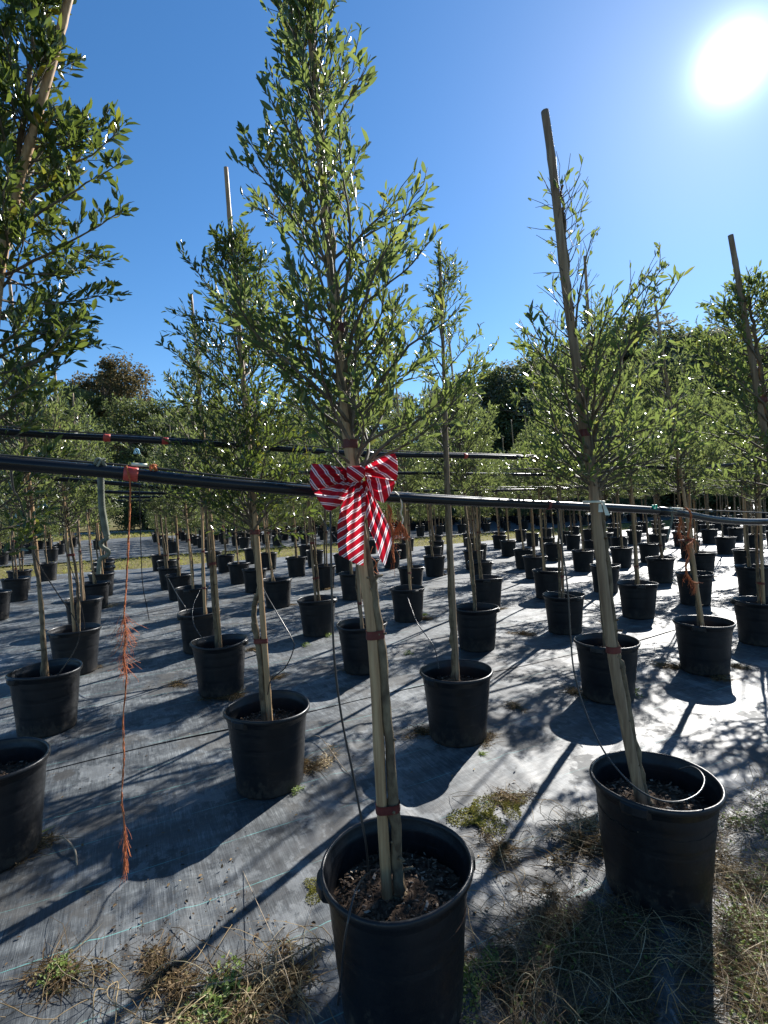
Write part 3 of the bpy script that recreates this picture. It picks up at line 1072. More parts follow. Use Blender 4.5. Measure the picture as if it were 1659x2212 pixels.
GEN = [generic(21, 2.65, 1.45, 0.42, 84, 0.045, 0.9, 0, M['leaf2'], 3.05), generic(22, 2.50, 1.35, 0.45, 90, 0.045, 0.9, 0, M['leaf2'], 2.95),
       generic(23, 2.35, 1.42, 0.44, 80, 0.045, 0.9, 0, M['leaf2'], 3.10), generic(24, 2.70, 1.48, 0.38, 78, 0.045, 0.9, 0, M['leaf2'], 3.0),
       generic(25, 2.40, 1.30, 0.47, 92, 0.045, 0.9, 0, M['leaf2'], 2.8)]
BUSH = [generic(31, 2.3, 0.62, 0.50, 90, 0.062, 0.7, 0, M['leaf2'], 2.5, True), generic(32, 2.1, 0.55, 0.54, 92, 0.062, 0.7, 0, M['leaf2'], 2.6, True),
        generic(33, 2.4, 0.72, 0.48, 88, 0.062, 0.7, 0, M['leaf2'], 2.7, True)]
print('leaves', [g['n'] for g in GEN], [g['n'] for g in BUSH])


def place_tree(label, x, y, g, rg, near, lean=None, second=False, group=GROUP):
    z = cloth_h(x, y) + (0.006 if y > SEAM else 0.001)
    root = thing('potted_tree', label, 'potted tree', (x, y, z), group)
    add_pot(root, rg.randrange(4), rg.uniform(0, 6.28), near, not second)
    le = lean if lean is not None else max(-0.02, rg.gauss(0.045, 0.022))
    az = math.atan2(-RIGHT.y, -RIGHT.x) + rg.gauss(0, 0.5)
    axis = Vector((-math.sin(az), math.cos(az), 0))
    q = Quaternion(axis, le) @ Quaternion((0, 0, 1), rg.uniform(0, 6.28))
    e = q.to_euler()
    piv = Vector((0, 0, 0.32))
    loc = piv - (q.to_matrix() @ piv) + Vector((rg.gauss(0, .02), rg.gauss(0, .02), 0))
    s = rg.uniform(0.92, 1.08)
    tr = link('trunk', g['trunk'], root, loc, e)
    link('branches', g['branches'], tr)
    link('crown', g['crown'], root, loc, e)
    link('stake', g['stake'], root, loc, e)
    if not second:
        for m_ in g['tapes']:
            if rg.random() < 0.6:
                link('tape_band', m_, root, loc + Vector((0, 0, rg.uniform(-.06, .06))), e)
    return root


# measured pots of the front block: rim centre in the photograph -> metres
MEAS = [(1310, 1388), (1519, 1343), (98, 1452), (474, 1387), (415, 1271), (388, 1244), (599, 1254), (550, 1230), (516, 1217), (782, 1350), (685, 1296), (880, 1272),
        (1028, 1313), (1051, 1250), (1218, 1285), (1183, 1234), (1155, 1202), (1377, 1262), (1307, 1222), (1259, 1191), (1426, 1206), (1500, 1240), (1342, 1184),
        (161, 1359), (181, 1294), (204, 1260), (102, 1217), (640, 1205), (699, 1222), (1612, 1189), (345, 1199), (431, 1322), (367, 1227), (361, 1211), (219, 1240), (223, 1226),
        (224, 1216), (33, 1250), (42, 1233), (487, 1200), (461, 1193), (762, 1239), (938, 1202), (1037, 1214), (1132, 1188), (661, 1178), (1640, 1298), (1627, 1224)]
ROWY = [1.30, 2.63, 4.13, 5.55, 7.32, 9.0, 10.5, 12.2, 14.0]
ORD = ['front', 'second', 'third', 'fourth', 'fifth', 'sixth', 'seventh', 'eighth', 'ninth', 'tenth', 'eleventh', 'twelfth', 'thirteenth', 'fourteenth', 'fifteenth',
       'sixteenth', 'seventeenth', 'eighteenth', 'nineteenth', 'twentieth', 'twenty-first', 'twenty-second', 'twenty-third', 'twenty-fourth', 'twenty-fifth', 'twenty-sixth']
rg = random.Random(77)


def nearest_col(x, y):
    return int(round((x - 0.64 - 0.008 * y) / 1.17))


spots = []


def free(x, y, d):
    return all(math.hypot(x - a, y - b) > d for a, b in spots) and all(math.hypot(x - a, y - b) > d for a, b in CATALOG)


for u, v in MEAS:
    p = rim_pos(u, v)
    if free(p.x, p.y, 0.5): spots.append((p.x, p.y))
for r_ in range(len(ROWY)):
    for c_ in range(-4, 24):
        k = (c_, r_)
        x = 0.64 + 1.17 * c_ + rg.gauss(0, .05); y = ROWY[r_] + rg.gauss(0, .08)
        pr = proj((x, y, 1.2))
        if pr is None: continue
        if -60 < pr[0] < 1720 or k in ((5, 1), (6, 1)):
            if k in ((0, 0), (-1, 0), (-2, 0), (-2, 1), (-1, 1)): continue
            if free(x, y, 0.86): spots.append((x, y))


def col_phrase(c):
    if c == 0: return 'the row of the bow'
    if c < 0: return ('first', 'second', 'third', 'fourth', 'fifth')[-c - 1] + ' row left of the bow'
    names = ['first'] + ORD[1:]
    return names[c - 1] + ' row right of the bow'


cnt = 0
cols = {}
for x, y in spots: cols.setdefault(nearest_col(x, y), []).append((y, x, True))
for x, y in CATALOG: cols.setdefault(nearest_col(x, y), []).append((y, x, False))
for c_ in sorted(cols):
    for i_, (y, x, new) in enumerate(sorted(cols[c_])):
        if not new: continue
        lab = 'slim staked tree in black pot, %s in the %s' % (ORD[i_] + ' back' if i_ else 'frontmost', col_phrase(c_))
        lab = lab.replace('in the the', 'in the')
        place_tree(lab, x, y, GEN[rg.randrange(5)], rg, y < 6.2)
        cnt += 1
# second block beyond the grass strip
ROW2 = [20.3 + 1.75 * i for i in range(8)]
rg = random.Random(99)
for r_, y0 in enumerate(ROW2):
    n = 0
    for c_ in range(-6, 22):
        x = 0.2 + 1.28 * c_ + rg.gauss(0, .06)
        if abs(x + 0.35) < 0.75: continue          # the aisle
        pr = proj((x, y0, 0.8))
        if pr is None or not (-30 < pr[0] < 1690): continue
        y = y0 + rg.gauss(0, .08)
        n += 1
        lab = 'bushy potted tree beyond the grass strip, %s from left in its %s line' % (ORD[n - 1] if n > 1 else 'first', ORD[r_])
        place_tree(lab, x, y, BUSH[rg.randrange(3)], rg, False, rg.gauss(0.0, 0.03), True, 'bushy potted trees beyond the grass strip')
        cnt += 1
print('generic trees', cnt)

# ------------------------------------------------------------------ irrigation pipes and cables
def pipe(label, px, c, r, tapes=(), couplers=()):
    pts = smooth_path([PY(u, v, c) for u, v in px], 70)
    o = thing('irrigation_pipe', label, 'pipe', pts[len(pts) // 2], 'black pipes carried along the tree lines')
    org = o.location
    mb = MB(); tube(mb, pts, r, 12); mb.build('pipe_run', M['pipe'], o, origin=org)
    for u, mat, L in tapes:
        i = min(range(len(pts)), key=lambda i: abs((proj(pts[i]) or (1e9,))[0] - u))
        d = (pts[min(i + 1, len(pts) - 1)] - pts[i - 1]).normalized()
        tb = MB(); tube(tb, [pts[i] - d * L / 2, pts[i] - d * L / 6, pts[i] + d * L / 5, pts[i] + d * L / 2], [r * 1.1, r * 1.16, r * 1.12, r * 1.15], 14)
        tb.build('tape_band', M[mat], o, origin=org)
    for u, L in couplers:
        i = min(range(len(pts)), key=lambda i: abs((proj(pts[i]) or (1e9,))[0] - u))
        d = (pts[min(i + 1, len(pts) - 1)] - pts[i - 1]).normalized()
        tb = MB(); tube(tb, [pts[i] - d * L / 2, pts[i] - d * L / 2.1, pts[i] + d * L / 2.1, pts[i] + d * L / 2], [r * 1.05, r * 1.2, r * 1.2, r * 1.05], 14)
        tb.build('coupling', M['pipe'], o, origin=org)
    return o


P1 = 1.42
pipe('nearest thick black pipe running level behind the bow', [(-320, 962), (-60, 994), (230, 1019), (440, 1041), (660, 1060), (830, 1073), (1020, 1084), (1210, 1092), (1400, 1102), (1480, 1111), (1560, 1124), (1659, 1127), (1800, 1115)],
     P1, 0.0155, tapes=((270, 'redtape', 0.032), (1180, 'tape', 0.012)), couplers=((1435, 0.10),))
pipe('second black pipe with red tape bands above the nearest pipe', [(-200, 916), (90, 939), (250, 947), (440, 958), (640, 972), (830, 982), (1042, 986), (1265, 994), (1340, 1002), (1432, 1011), (1490, 1010), (1659, 1000), (1800, 1002)],
     2.76, 0.0155, tapes=((232, 'redtape', 0.03), (360, 'redtape', 0.03), (1010, 'redtape', 0.025)), couplers=((800, 0.09),))
pipe('third black pipe back from the bow, over the third pot line', [(-100, 1022), (159, 1037), (274, 1046), (397, 1053), (640, 1022), (860, 1022), (1042, 1024), (1265, 1027), (1488, 1029), (1720, 1020)], 4.25, 0.0155)
pipe('fourth black pipe back from the bow, sagging to the right', [(-60, 1050), (159, 1060), (400, 1066), (720, 1062), (1042, 1059), (1200, 1056), (1340, 1050), (1480, 1039), (1700, 1012)], 5.70, 0.0155)
pipe('fifth black pipe back from the bow, thin and low', [(-40, 1066), (250, 1074), (560, 1070), (900, 1062), (1250, 1050), (1700, 1040)], 7.45, 0.0155)
pipe('sixth black pipe back from the bow, farthest and thinnest', [(-40, 1080), (250, 1082), (560, 1078), (900, 1068), (1250, 1056), (1700, 1046)], 9.12, 0.0155)


def line_thing(name, label, cat, pts, r, mat, group=None, sides=5, n=40):
    P = smooth_path(pts, n)
    mb = MB(); tube(mb, P, r, sides)
    o = mb.build(name, M[mat], None, origin=P[0])
    o.location = P[0]
    return tag(o, label, cat, group)


line_thing('support_cable', 'thin dark cable stretched just above the nearest pipe', 'cable', [PY(u, v, P1 + 0.03) for u, v in [(-300, 952), (0, 983), (300, 1008), (560, 1037), (830, 1062), (1100, 1079), (1300, 1091), (1430, 1098), (1659, 1108), (1800, 1116)]], 0.003, 'cable', 'support cables along the pipes')
line_thing('support_cable', 'thin dark cable just above the second pipe', 'cable', [PY(u, v, 2.80) for u, v in [(-200, 905), (90, 928), (440, 950), (830, 973), (1042, 980), (1265, 987), (1432, 992), (1800, 985)]], 0.0035, 'cable', 'support cables along the pipes')
line_thing('support_cable', 'pale thin cable sagging low at the right behind second pipe', 'cable', [PY(u, v, 4.9) for u, v in [(1010, 1052), (1200, 1052), (1400, 1056), (1560, 1053), (1659, 1043), (1760, 1035)]], 0.005, 'cable', 'support cables along the pipes')

# couplings, clips and ties lying on the pipe
def clump(mb, c, n, L, rg, r=0.0012, down=0.6, spread=1.0):
    for i in range(n):
        d = Vector((rg.gauss(0, spread), rg.gauss(0, spread), rg.gauss(-down, 0.6))).normalized()
        p = Vector(c) + Vector((rg.gauss(0, .006), rg.gauss(0, .006), rg.gauss(0, .008)))
        pts = [p]
        for k in range(5):
            d = (d + Vector((rg.gauss(0, .45), rg.gauss(0, .45), rg.gauss(-0.15, .4)))).normalized()
            p = p + d * L * rg.uniform(0.5, 1.2) / 5
            pts.append(p)
        tube(mb, pts, [r] * len(pts), 3, False)


def twine(label, pts, r, rg, frays, seed_n=60, fr_len=0.05, group='orange twine ends hanging from the pipe'):
    P = smooth_path(pts, seed_n)
    mb = MB()
    for s in range(3):
        Q = [p + Vector((math.cos(i * 0.8 + s * 2.09), math.sin(i * 0.8 + s * 2.09), 0)) * r * 0.7 + Vector((rg.gauss(0, .0006), rg.gauss(0, .0006), 0)) for i, p in enumerate(P)]
        tube(mb, Q, r * 0.62, 4)
    for f0, f1, n in frays:
        for i in range(n):
            f = rg.uniform(f0, f1)
            c, d = path_at(P, min(f, 0.999))
            q = c.copy(); sp_ = 0.12 if f > 0.88 else 0.4
            dd = Vector((rg.gauss(0, sp_), rg.gauss(0, sp_), -0.9)).normalized()
            pp = [q]
            for k in range(4):
                dd = (dd + Vector((rg.gauss(0, sp_), rg.gauss(0, sp_), rg.gauss(-.15, sp_ * .7)))).normalized()
                q = q + dd * fr_len * rg.uniform(.15, .35)
                pp.append(q.copy())
            tube(mb, pp, 0.00034, 3, False)
    o = mb.build('twine', M['twine'], None, origin=P[0]); o.location = P[0]
    return tag(o, label, 'twine', group)


rg = random.Random(8)
twine('long frayed orange twine hanging from red tape on the pipe', [PY(u, v, P1 - 0.02) for u, v in [(273, 1006), (281, 1045), (280, 1110), (276, 1200), (271, 1290), (268, 1330), (272, 1370), (267, 1420), (273, 1460), (266, 1560), (268, 1640), (263, 1720), (270, 1800), (269, 1872)]],
      0.0016, rg, ((0.36, 0.58, 110), (0.9, 0.99, 50)), 110, 0.05)
twine('orange twine with thick knots hanging on the right end of the pipe', [PY(u, v, P1 - 0.03) for u, v in [(1480, 1096), (1492, 1110), (1490, 1140), (1487, 1160), (1500, 1166), (1484, 1180), (1489, 1200), (1482, 1218), (1484, 1240), (1495, 1256), (1508, 1260)]], 0.0035, rg, ((0.3, 0.6, 30), (0.75, 1.0, 40)), 60, 0.05)
twine('reddish double twine bunch left of the knotted right twine', [PY(u, v, P1 - 0.01) for u, v in [(1468, 1117), (1470, 1130), (1466, 1150), (1472, 1164)]], 0.0045, rg, ((0.1, 1.0, 50),), 30, 0.04)
twine('short brown orange twine tail hanging below the right bow loop', [PY(u, v, P1 - 0.01) for u, v in [(838, 1090), (845, 1105), (842, 1125), (850, 1150), (848, 1185), (852, 1215)]], 0.0025, rg, ((0.0, 0.4, 45), (0.5, 1.0, 30)), 40, 0.05)
mb = MB(); cc = PY(865, 1138, P1 - 0.01)
for i in range(70):
    a = rg.uniform(0, 6.28)
    e = cc + Vector((math.cos(a) * 0.022, math.sin(a) * 0.022, -0.028 + rg.gauss(0, .004)))
    tube(mb, [cc + Vector((0, 0, 0.016)), cc.lerp(e, .5) + Vector((rg.gauss(0, .004), rg.gauss(0, .004), 0.006)), e, e + Vector((rg.gauss(0, .005), rg.gauss(0, .005), -0.008))], 0.0008, 3, False)
o = mb.build('twine_tassel', M['twine'], None, origin=cc); o.location = cc
tag(o, 'splayed orange twine tassel right of the bow tails', 'twine')
line_thing('white_string', 'pale knotted string holding the orange tassel under the pipe', 'string', [PY(u, v, P1 - 0.012) for u, v in [(852, 1062), (862, 1072), (868, 1090), (866, 1110), (870, 1122), (866, 1138)]], 0.0028, 'whitetape')
line_thing('hanging_string', 'red brown twine loop hanging between the bow tails', 'twine', [PY(u, v, P1 - 0.02) for u, v in [(805, 1180), (800, 1200), (812, 1215), (806, 1232), (818, 1240), (812, 1222), (822, 1205)]], 0.0011, 'twine')

# white/yellow tie on the right tree, clips
tie = thing('tie_tape', 'pale yellow tape tying the right stake to the pipe', 'tape', PX(1290, 1084, 1.80))
mb = MB()
q = PX(1290, 1084, 1.80)
ringp = []
for k in range(13):
    a = 2 * math.pi * k / 12
    ringp.append(q + RIGHT * 0.034 * math.cos(a) + FWD * (0.035 * math.sin(a) + 0.03))
tube(mb, ringp, 0.0045, 6, False)
mb.build('loop', M['whitetape'], tie, origin=q)
for (u0, v0, u1, v1) in ((1303, 1086, 1313, 1113), (1296, 1088, 1298, 1106)):
    mb = MB()
    a, b = PX(u0, v0, 1.775), PX(u1, v1, 1.765)
    mb.add([a - RIGHT * 0.004, a + RIGHT * 0.004, b + RIGHT * 0.008, b - RIGHT * 0.008, a - RIGHT * 0.004 + FWD * 0.002, a + RIGHT * 0.004 + FWD * 0.002, b + RIGHT * 0.008 + FWD * 0.002, b - RIGHT * 0.008 + FWD * 0.002],
           [(3, 2, 1, 0), (4, 5, 6, 7), (0, 1, 5, 4), (1, 2, 6, 5), (2, 3, 7, 6), (3, 0, 4, 7)])
    mb.build('tail', M['whitetape'], tie, False, origin=q)


def knot_thing(name, label, cat, c, mat, s, n=5, seed=1):
    rg = random.Random(seed)
    mb = MB()
    for i in range(n):
        a = rg.uniform(0, 6.28)
        pts = []
        for k in range(9):
            t = a + k * 0.8
            pts.append(Vector(c) + Vector((math.cos(t) * s * rg.uniform(.5, 1), math.sin(t) * s * rg.uniform(.5, 1), s * math.sin(t * 1.7) * 0.8)))
        tube(mb, smooth_path(pts, 24), s * 0.22, 5)
    o = mb.build(name, M[mat], None, origin=c); o.location = c
    return tag(o, label, cat)


knot_thing('ribbon_knot', 'bright green ribbon knot on the nearest pipe at right', 'ribbon', PY(1414, 1095, P1 - 0.012), 'greenclip', 0.010, 5, 4)
knot_thing('string_knot', 'grey string wrapped round the pipe beside the green knot', 'string', PY(1448, 1105, P1), 'hose', 0.016, 6, 5)
line_thing('cloth_strip', 'grey rag strip hanging from the pipe beside the green knot', 'rag', [PY(u, v, P1 - 0.014) for u, v in [(1448, 1103), (1452, 1120), (1448, 1140), (1442, 1165)]], 0.0045, 'hose')
knot_thing('string_knot', 'orange knotted string on the pipe right of the red tape', 'twine', PY(331, 1010, P1), 'twine', 0.009, 5, 6)
knot_thing('twist_tie', 'light blue twist tie above the nearest pipe at left', 'tie', PY(296, 975, P1 + 0.5), 'blueclip', 0.010, 3, 7)
knot_thing('foam_pad', 'grey lichen coloured lump on top of the nearest pipe', 'pad', PY(215, 1000, P1), 'hose', 0.013, 7, 9)
line_thing('pale_splint', 'short pale stick lying along the pipe right of the red tape', 'stick', [PY(u, v, P1 - 0.01) for u, v in [(284, 1003), (318, 1005)]], 0.0045, 'whitetape', n=3)
line_thing('pale_splint', 'short pale sleeve lying along the right end of the pipe', 'stick', [PY(u, v, P1 - 0.012) for u, v in [(1446, 1098), (1474, 1099)]], 0.005, 'whitetape', n=3)

# ribbed grey hose hanging behind the pipe at left
hp = smooth_path([PY(u, v, 3.0) for u, v in [(218, 1010), (218, 1050), (220, 1095), (224, 1120), (229, 1150), (231, 1163), (218, 1172), (222, 1182), (234, 1190), (232, 1200), (218, 1206), (214, 1222), (213, 1240)]], 170)
mb = MB()
tube(mb, hp, [(0.016 if i < 64 else 0.0105) * (1 + (0.12 if i % 2 else -0.05)) for i in range(len(hp))], 10)
o = mb.build('ribbed_hose', M['hose'], None, origin=hp[0]); o.location = hp[0]
tag(o, 'grey green ribbed hose hanging down with kinked lower end', 'hose')

# drip tubes
def drip(label, px, r=0.0030):
    """px: (u, v, depth)"""
    return line_thing('drip_tube', label, 'drip tube', [PX(*q) for q in px], r, 'tube', 'thin black drip tubes feeding the pots', 6, 60)


ZP = lambda u: P1 / (ca - (u - CX) / FPX * sa)
drip('black drip tube dropping from under the bow into the nearest pot', [(712, 1068, ZP(712)), (714, 1110, 1.44), (716, 1250, 1.43), (722, 1420, 1.42), (738, 1550, 1.41), (758, 1650, 1.40), (775, 1740, 1.39), (790, 1820, 1.38), (797, 1900, 1.42)])
drip('pale drip tube curling out over the front rim of nearest pot', [(800, 1885, 1.40), (790, 1890, 1.36), (775, 1910, 1.30), (763, 1940, 1.25), (752, 1990, 1.21), (742, 2050, 1.21), (737, 2110, 1.24), (730, 2170, 1.27), (735, 2150, 1.26)], 0.0028)
drip('black drip tube looping round the soil of the right oval pot', [(1204, 1096, ZP(1204)), (1214, 1180, 1.9), (1226, 1270, 1.88), (1233, 1380, 1.86), (1240, 1450, 1.84), (1262, 1530, 1.80), (1300, 1615, 1.72), (1345, 1675, 1.66), (1385, 1710, 1.63), (1430, 1730, 1.62), (1475, 1730, 1.64), (1510, 1712, 1.68), (1522, 1685, 1.74), (1510, 1664, 1.80), (1490, 1656, 1.85), (1465, 1662, 1.88)])
drip('black drip tube swinging past the leftmost thick trunk', [(22, 1000, ZP(22)), (30, 1060, 1.5), (46, 1091, 1.9), (79, 1207, 2.6), (125, 1283, 3.0), (159, 1333, 3.2), (172, 1369, 3.22), (159, 1409, 3.24), (125, 1459, 3.3)])
drip('thin drip tube falling into the second pot of the left row', [(126, 1040, 4.0), (142, 1184, 4.3), (165, 1263, 4.6), (182, 1345, 4.75), (181, 1360, 4.75)], 0.0035)
drip('drip tube bowing out to the right of the crooked trunk', [(560, 1245, 2.9), (571, 1276, 2.75), (596, 1320, 2.6), (630, 1379, 2.5), (634, 1402, 2.5), (616, 1442, 2.52), (586, 1468, 2.58), (578, 1500, 2.62)])
drip('drip tube draped down into the slim tree pot', [(880, 1290, 3.6), (900, 1343, 3.3), (920, 1372, 3.2), (937, 1396, 3.12), (945, 1425, 3.08), (948, 1445, 3.06)])
drip('long straight drip tube hanging in the aisle at left', [(301, 1040, 3.3), (304, 1170, 3.4), (308, 1260, 3.5), (317, 1310, 3.6), (322, 1339, 3.75)], 0.0030)
drip('pale drip tube hooked over the third pot beside the aisle', [(364, 1250, 5.5), (380, 1280, 5.0), (396, 1305, 4.7), (407, 1325, 4.7)], 0.004)
drip('pale drip tube curving over the pot right of the aisle', [(432, 1275, 4.3), (417, 1310, 4.1), (418, 1345, 3.95), (432, 1372, 3.85), (444, 1385, 3.85)], 0.0032)
drip('taut pale tube slanting behind the bow to a far pot', [(690, 1110, 5.5), (715, 1150, 5.2), (760, 1195, 4.9), (800, 1236, 4.7), (835, 1262, 4.6)], 0.0035)
drip('drip tube arching low in front of the right hand middle pot', [(1180, 1275, 5.3), (1190, 1278, 5.1), (1235, 1286, 4.9), (1285, 1305, 4.4), (1310, 1335, 3.7), (1312, 1372, 3.5)], 0.003)

# ------------------------------------------------------------------ the striped bow
BZ = 1.395
QS = 0.16534                      # photo crop scale of the traced outline


def Q(x, y, out=0.0):
    """outline coordinate -> point, raised 'out' metres towards the viewer's side"""
    u = x * QS + 658.3; v = y * QS + 932.6
    return PX(u, v, BZ) - FWD * out


def poly_at(P, t):
    L = [0]
    for a, b in zip(P, P[1:]): L.append(L[-1] + math.hypot(b[0] - a[0], b[1] - a[1]))
    d = t * L[-1]
    for i in range(len(P) - 1):
        if d <= L[i + 1] or i == len(P) - 2:
            f = (d - L[i]) / (L[i + 1] - L[i] + 1e-9)
            return (P[i][0] + (P[i + 1][0] - P[i][0]) * f, P[i][1] + (P[i + 1][1] - P[i][1]) * f)


bow = thing('bow', 'red bow with white diagonal stripes tied to the nearest stake', 'bow', Q(675, 555))


def patch(name, A, B, E, outf, sdir, period, phase, ns=22, nt_=26, back=None, pleat=0.011, npl=3):
    """A,B: side outlines from the knot outwards; E: outer edge from end of A to end of B"""
    mb = MB(); at = []
    rows = []
    layers = [1] if back is None else [1, -1]
    for ly in layers:
        rr = range(ns + 1) if ly == 1 else range(ns - 1, -1, -1)
        for i in rr:
            s = i / ns
            row = []
            a, b = poly_at(A, s), poly_at(B, s)
            for j in range(nt_ + 1):
                t = j / nt_
                e = poly_at(E, t)
                a1, b1 = A[-1], B[-1]
                cx_ = e[0] - (a1[0] * (1 - t) + b1[0] * t); cy_ = e[1] - (a1[1] * (1 - t) + b1[1] * t)
                x = a[0] * (1 - t) + b[0] * t + cx_ * s ** 1.5; y = a[1] * (1 - t) + b[1] * t + cy_ * s ** 1.5
                o_ = outf(s, t)
                pl = pleat * math.sin(2 * math.pi * npl * t + 0.8 * s) * (math.sin(math.pi * min(1, s * 0.9 + 0.05))) ** 0.7 * (1.2 - s) ** 1.3
                if ly == 1:
                    o_ += pl
                else:
                    o_ = o_ - back * (1 - s ** 3) ** 0.7 + pl * 0.5
                    x += (675 - x) * 0.02 * (1 - s); y += 6 * (1 - s)
                row.append(len(mb.v))
                mb.v.append(tuple(Q(x, y, o_)))
                at.append((x * sdir[0] + y * sdir[1] + pl * 1500 * (0.4 if ly == 1 else 0)) / period + phase)
            rows.append(row)
    for r0, r1 in zip(rows, rows[1:]):
        for j in range(nt_):
            mb.f.append((r0[j], r1[j], r1[j + 1], r0[j + 1]))
    mb.attr = at
    return mb.build(name, M['bow'], bow, origin=bow.location)


S2 = math.sqrt(0.5)
patch('loop', [(560, 480), (420, 462), (200, 432), (97, 424)], [(575, 590), (420, 668), (250, 735), (118, 772)], [(97, 424), (78, 560), (84, 700), (118, 772)],
      lambda s, t: 0.004 + 0.036 * math.sin(math.pi * s * 0.82) * (0.5 + 0.5 * math.sin(math.pi * t)) + 0.006 * math.sin(5 * t + 3 * s), (0.80, -0.62), 118, 0.25, back=0.034, npl=2.5)
patch('loop', [(580, 600), (420, 690), (250, 745), (118, 790)], [(610, 650), (560, 800), (520, 880), (470, 955)], [(118, 790), (215, 940), (312, 1052), (395, 1010), (470, 955)],
      lambda s, t: 0.0 + 0.030 * math.sin(math.pi * s * 0.85) * (0.5 + 0.5 * math.sin(math.pi * t)) - 0.004 * math.cos(4 * t), (-0.12, 0.99), 96, 0.1, back=0.028, npl=2)
patch('loop', [(790, 452), (900, 395), (1010, 340), (1178, 294)], [(790, 560), (930, 590), (1080, 620), (1200, 640)], [(1178, 294), (1210, 400), (1216, 520), (1200, 640)],
      lambda s, t: 0.005 + 0.036 * math.sin(math.pi * s * 0.82) * (0.5 + 0.5 * math.sin(math.pi * t)) + 0.005 * math.sin(6 * t + 2 * s), (-0.55, 0.83), 112, 0.3, back=0.036, npl=2.5)
patch('loop', [(785, 570), (930, 600), (1080, 635), (1197, 655)], [(790, 640), (830, 740), (900, 850), (985, 910)], [(1197, 655), (1130, 800), (1040, 932), (985, 910)],
      lambda s, t: 0.002 + 0.030 * math.sin(math.pi * s * 0.85) * (0.5 + 0.5 * math.sin(math.pi * t)), (0.96, -0.20), 112, 0.4, back=0.028, npl=2)
patch('tail', [(630, 650), (560, 800), (480, 990), (440, 1200), (434, 1430), (455, 1600)], [(740, 660), (790, 820), (800, 1000), (778, 1160), (772, 1400), (768, 1745)],
      [(455, 1600), (600, 1680), (700, 1735), (768, 1745)], lambda s, t: 0.012 + 0.012 * math.sin(math.pi * s * 0.8) - 0.016 * s * t + 0.003 * math.sin(7 * s), (0.57, 0.82), 99, 0.1, ns=40, npl=2.5, pleat=0.012)
patch('tail', [(735, 650), (790, 850), (800, 1080), (850, 1270), (920, 1430), (970, 1610), (1010, 1700)], [(790, 640), (880, 800), (960, 950), (1060, 1140), (1120, 1290), (1140, 1450), (1095, 1600)],
      [(1010, 1700), (1045, 1745), (1070, 1700), (1095, 1600)], lambda s, t: 0.004 + 0.010 * math.sin(math.pi * s * 0.8) - 0.012 * t, (0.955, 0.30), 101, 0.55, ns=40, npl=2.5, pleat=0.010)
# the knot: a band wrapped round the gathered middle
mb = MB(); at = []
KA = [(548, 462), (640, 448), (735, 445), (800, 470)]
KB = [(572, 655), (640, 662), (720, 664), (775, 600)]
nu, nv = 18, 20
for j in range(nv + 1):
    a = 2 * math.pi * j / nv
    cz, sz = math.cos(a), math.sin(a)
    for i in range(nu + 1):
        t = i / nu
        top, bot = poly_at(KA, t), poly_at(KB, t)
        mid = ((top[0] + bot[0]) / 2, (top[1] + bot[1]) / 2); hx, hy = (bot[0] - top[0]) / 2, (bot[1] - top[1]) / 2
        x, y = mid[0] + hx * sz, mid[1] + hy * sz
        out = 0.006 + 0.026 * cz * (0.72 + 0.28 * math.sin(math.pi * t)) + 0.001 * math.sin(9 * t)
        mb.v.append(tuple(Q(x, y, out)))
        at.append((x * -0.58 + y * 0.81) / 104 + 0.15)
for j in range(nv):
    for i in range(nu):
        mb.f.append((j * (nu + 1) + i, j * (nu + 1) + i + 1, (j + 1) * (nu + 1) + i + 1, (j + 1) * (nu + 1) + i))
mb.attr = at
mb.build('knot', M['bow'], bow, origin=bow.location)

# ------------------------------------------------------------------ weeds, litter, twigs
def tuft_mesh(seed, n, L, mat, spread=0.05, flat=0.5, w=0.004):
    """matted clump: short curled blades lying every way, with crumpled leaf bits"""
    rg = random.Random(seed)
    mb = MB()
    cs = [(rg.gauss(0, spread), rg.gauss(0, spread * 0.7)) for _ in range(7)]
    for i in range(n):
        c = rg.choice(cs)
        p = Vector((c[0] + rg.gauss(0, spread * 0.3), c[1] + rg.gauss(0, spread * 0.3), rg.uniform(0, 0.012)))
        a2 = rg.uniform(0, 6.28)
        up = rg.uniform(0.0, flat) ** 1.3
        ll = L * rg.choice([0.25, 0.35, 0.5, 0.7, 1.1])
        blade(mb, p, (math.cos(a2), math.sin(a2), up), ll, w, (rg.gauss(0, .5), rg.gauss(0, .5), -0.7 * up), rg, 5)
    for i in range(n // 2):
        c = rg.choice(cs)
        p = Vector((c[0] + rg.gauss(0, spread * 0.4), c[1] + rg.gauss(0, spread * 0.4), rg.uniform(0.002, 0.02)))
        d = Vector((rg.gauss(0, 1), rg.gauss(0, 1), rg.gauss(0, .4))).normalized() * rg.uniform(.004, .009)
        e = d.cross(Vector((rg.gauss(0, .5), rg.gauss(0, .5), 1))).normalized() * rg.uniform(.002, .005)
        mb.add([p - d, p + e, p + d, p - e], [(0, 1, 2, 3)])
    return mb.mesh('weed_tuft', mat, False)


def herb_mesh(seed, n, rad, mat, leaf=0.014, h=0.05):
    rg = random.Random(seed)
    L = []
    for i in range(n):
        a = rg.uniform(0, 6.28); r = rad * math.sqrt(rg.random()) * (0.7 + 0.3 * math.sin(3 * a + seed))
        z = rg.uniform(0.004, h) * (1 - 0.6 * r / rad)
        d = Vector((rg.gauss(0, 1), rg.gauss(0, 1), rg.gauss(0.2, .4)))
        L.append(((r * math.cos(a), r * math.sin(a), z), d, Vector((rg.gauss(0, .4), rg.gauss(0, .4), 1)), leaf * rg.uniform(.6, 1.3)))
    return leaves_mesh('weed_patch', L, mat, 0, 0.65)


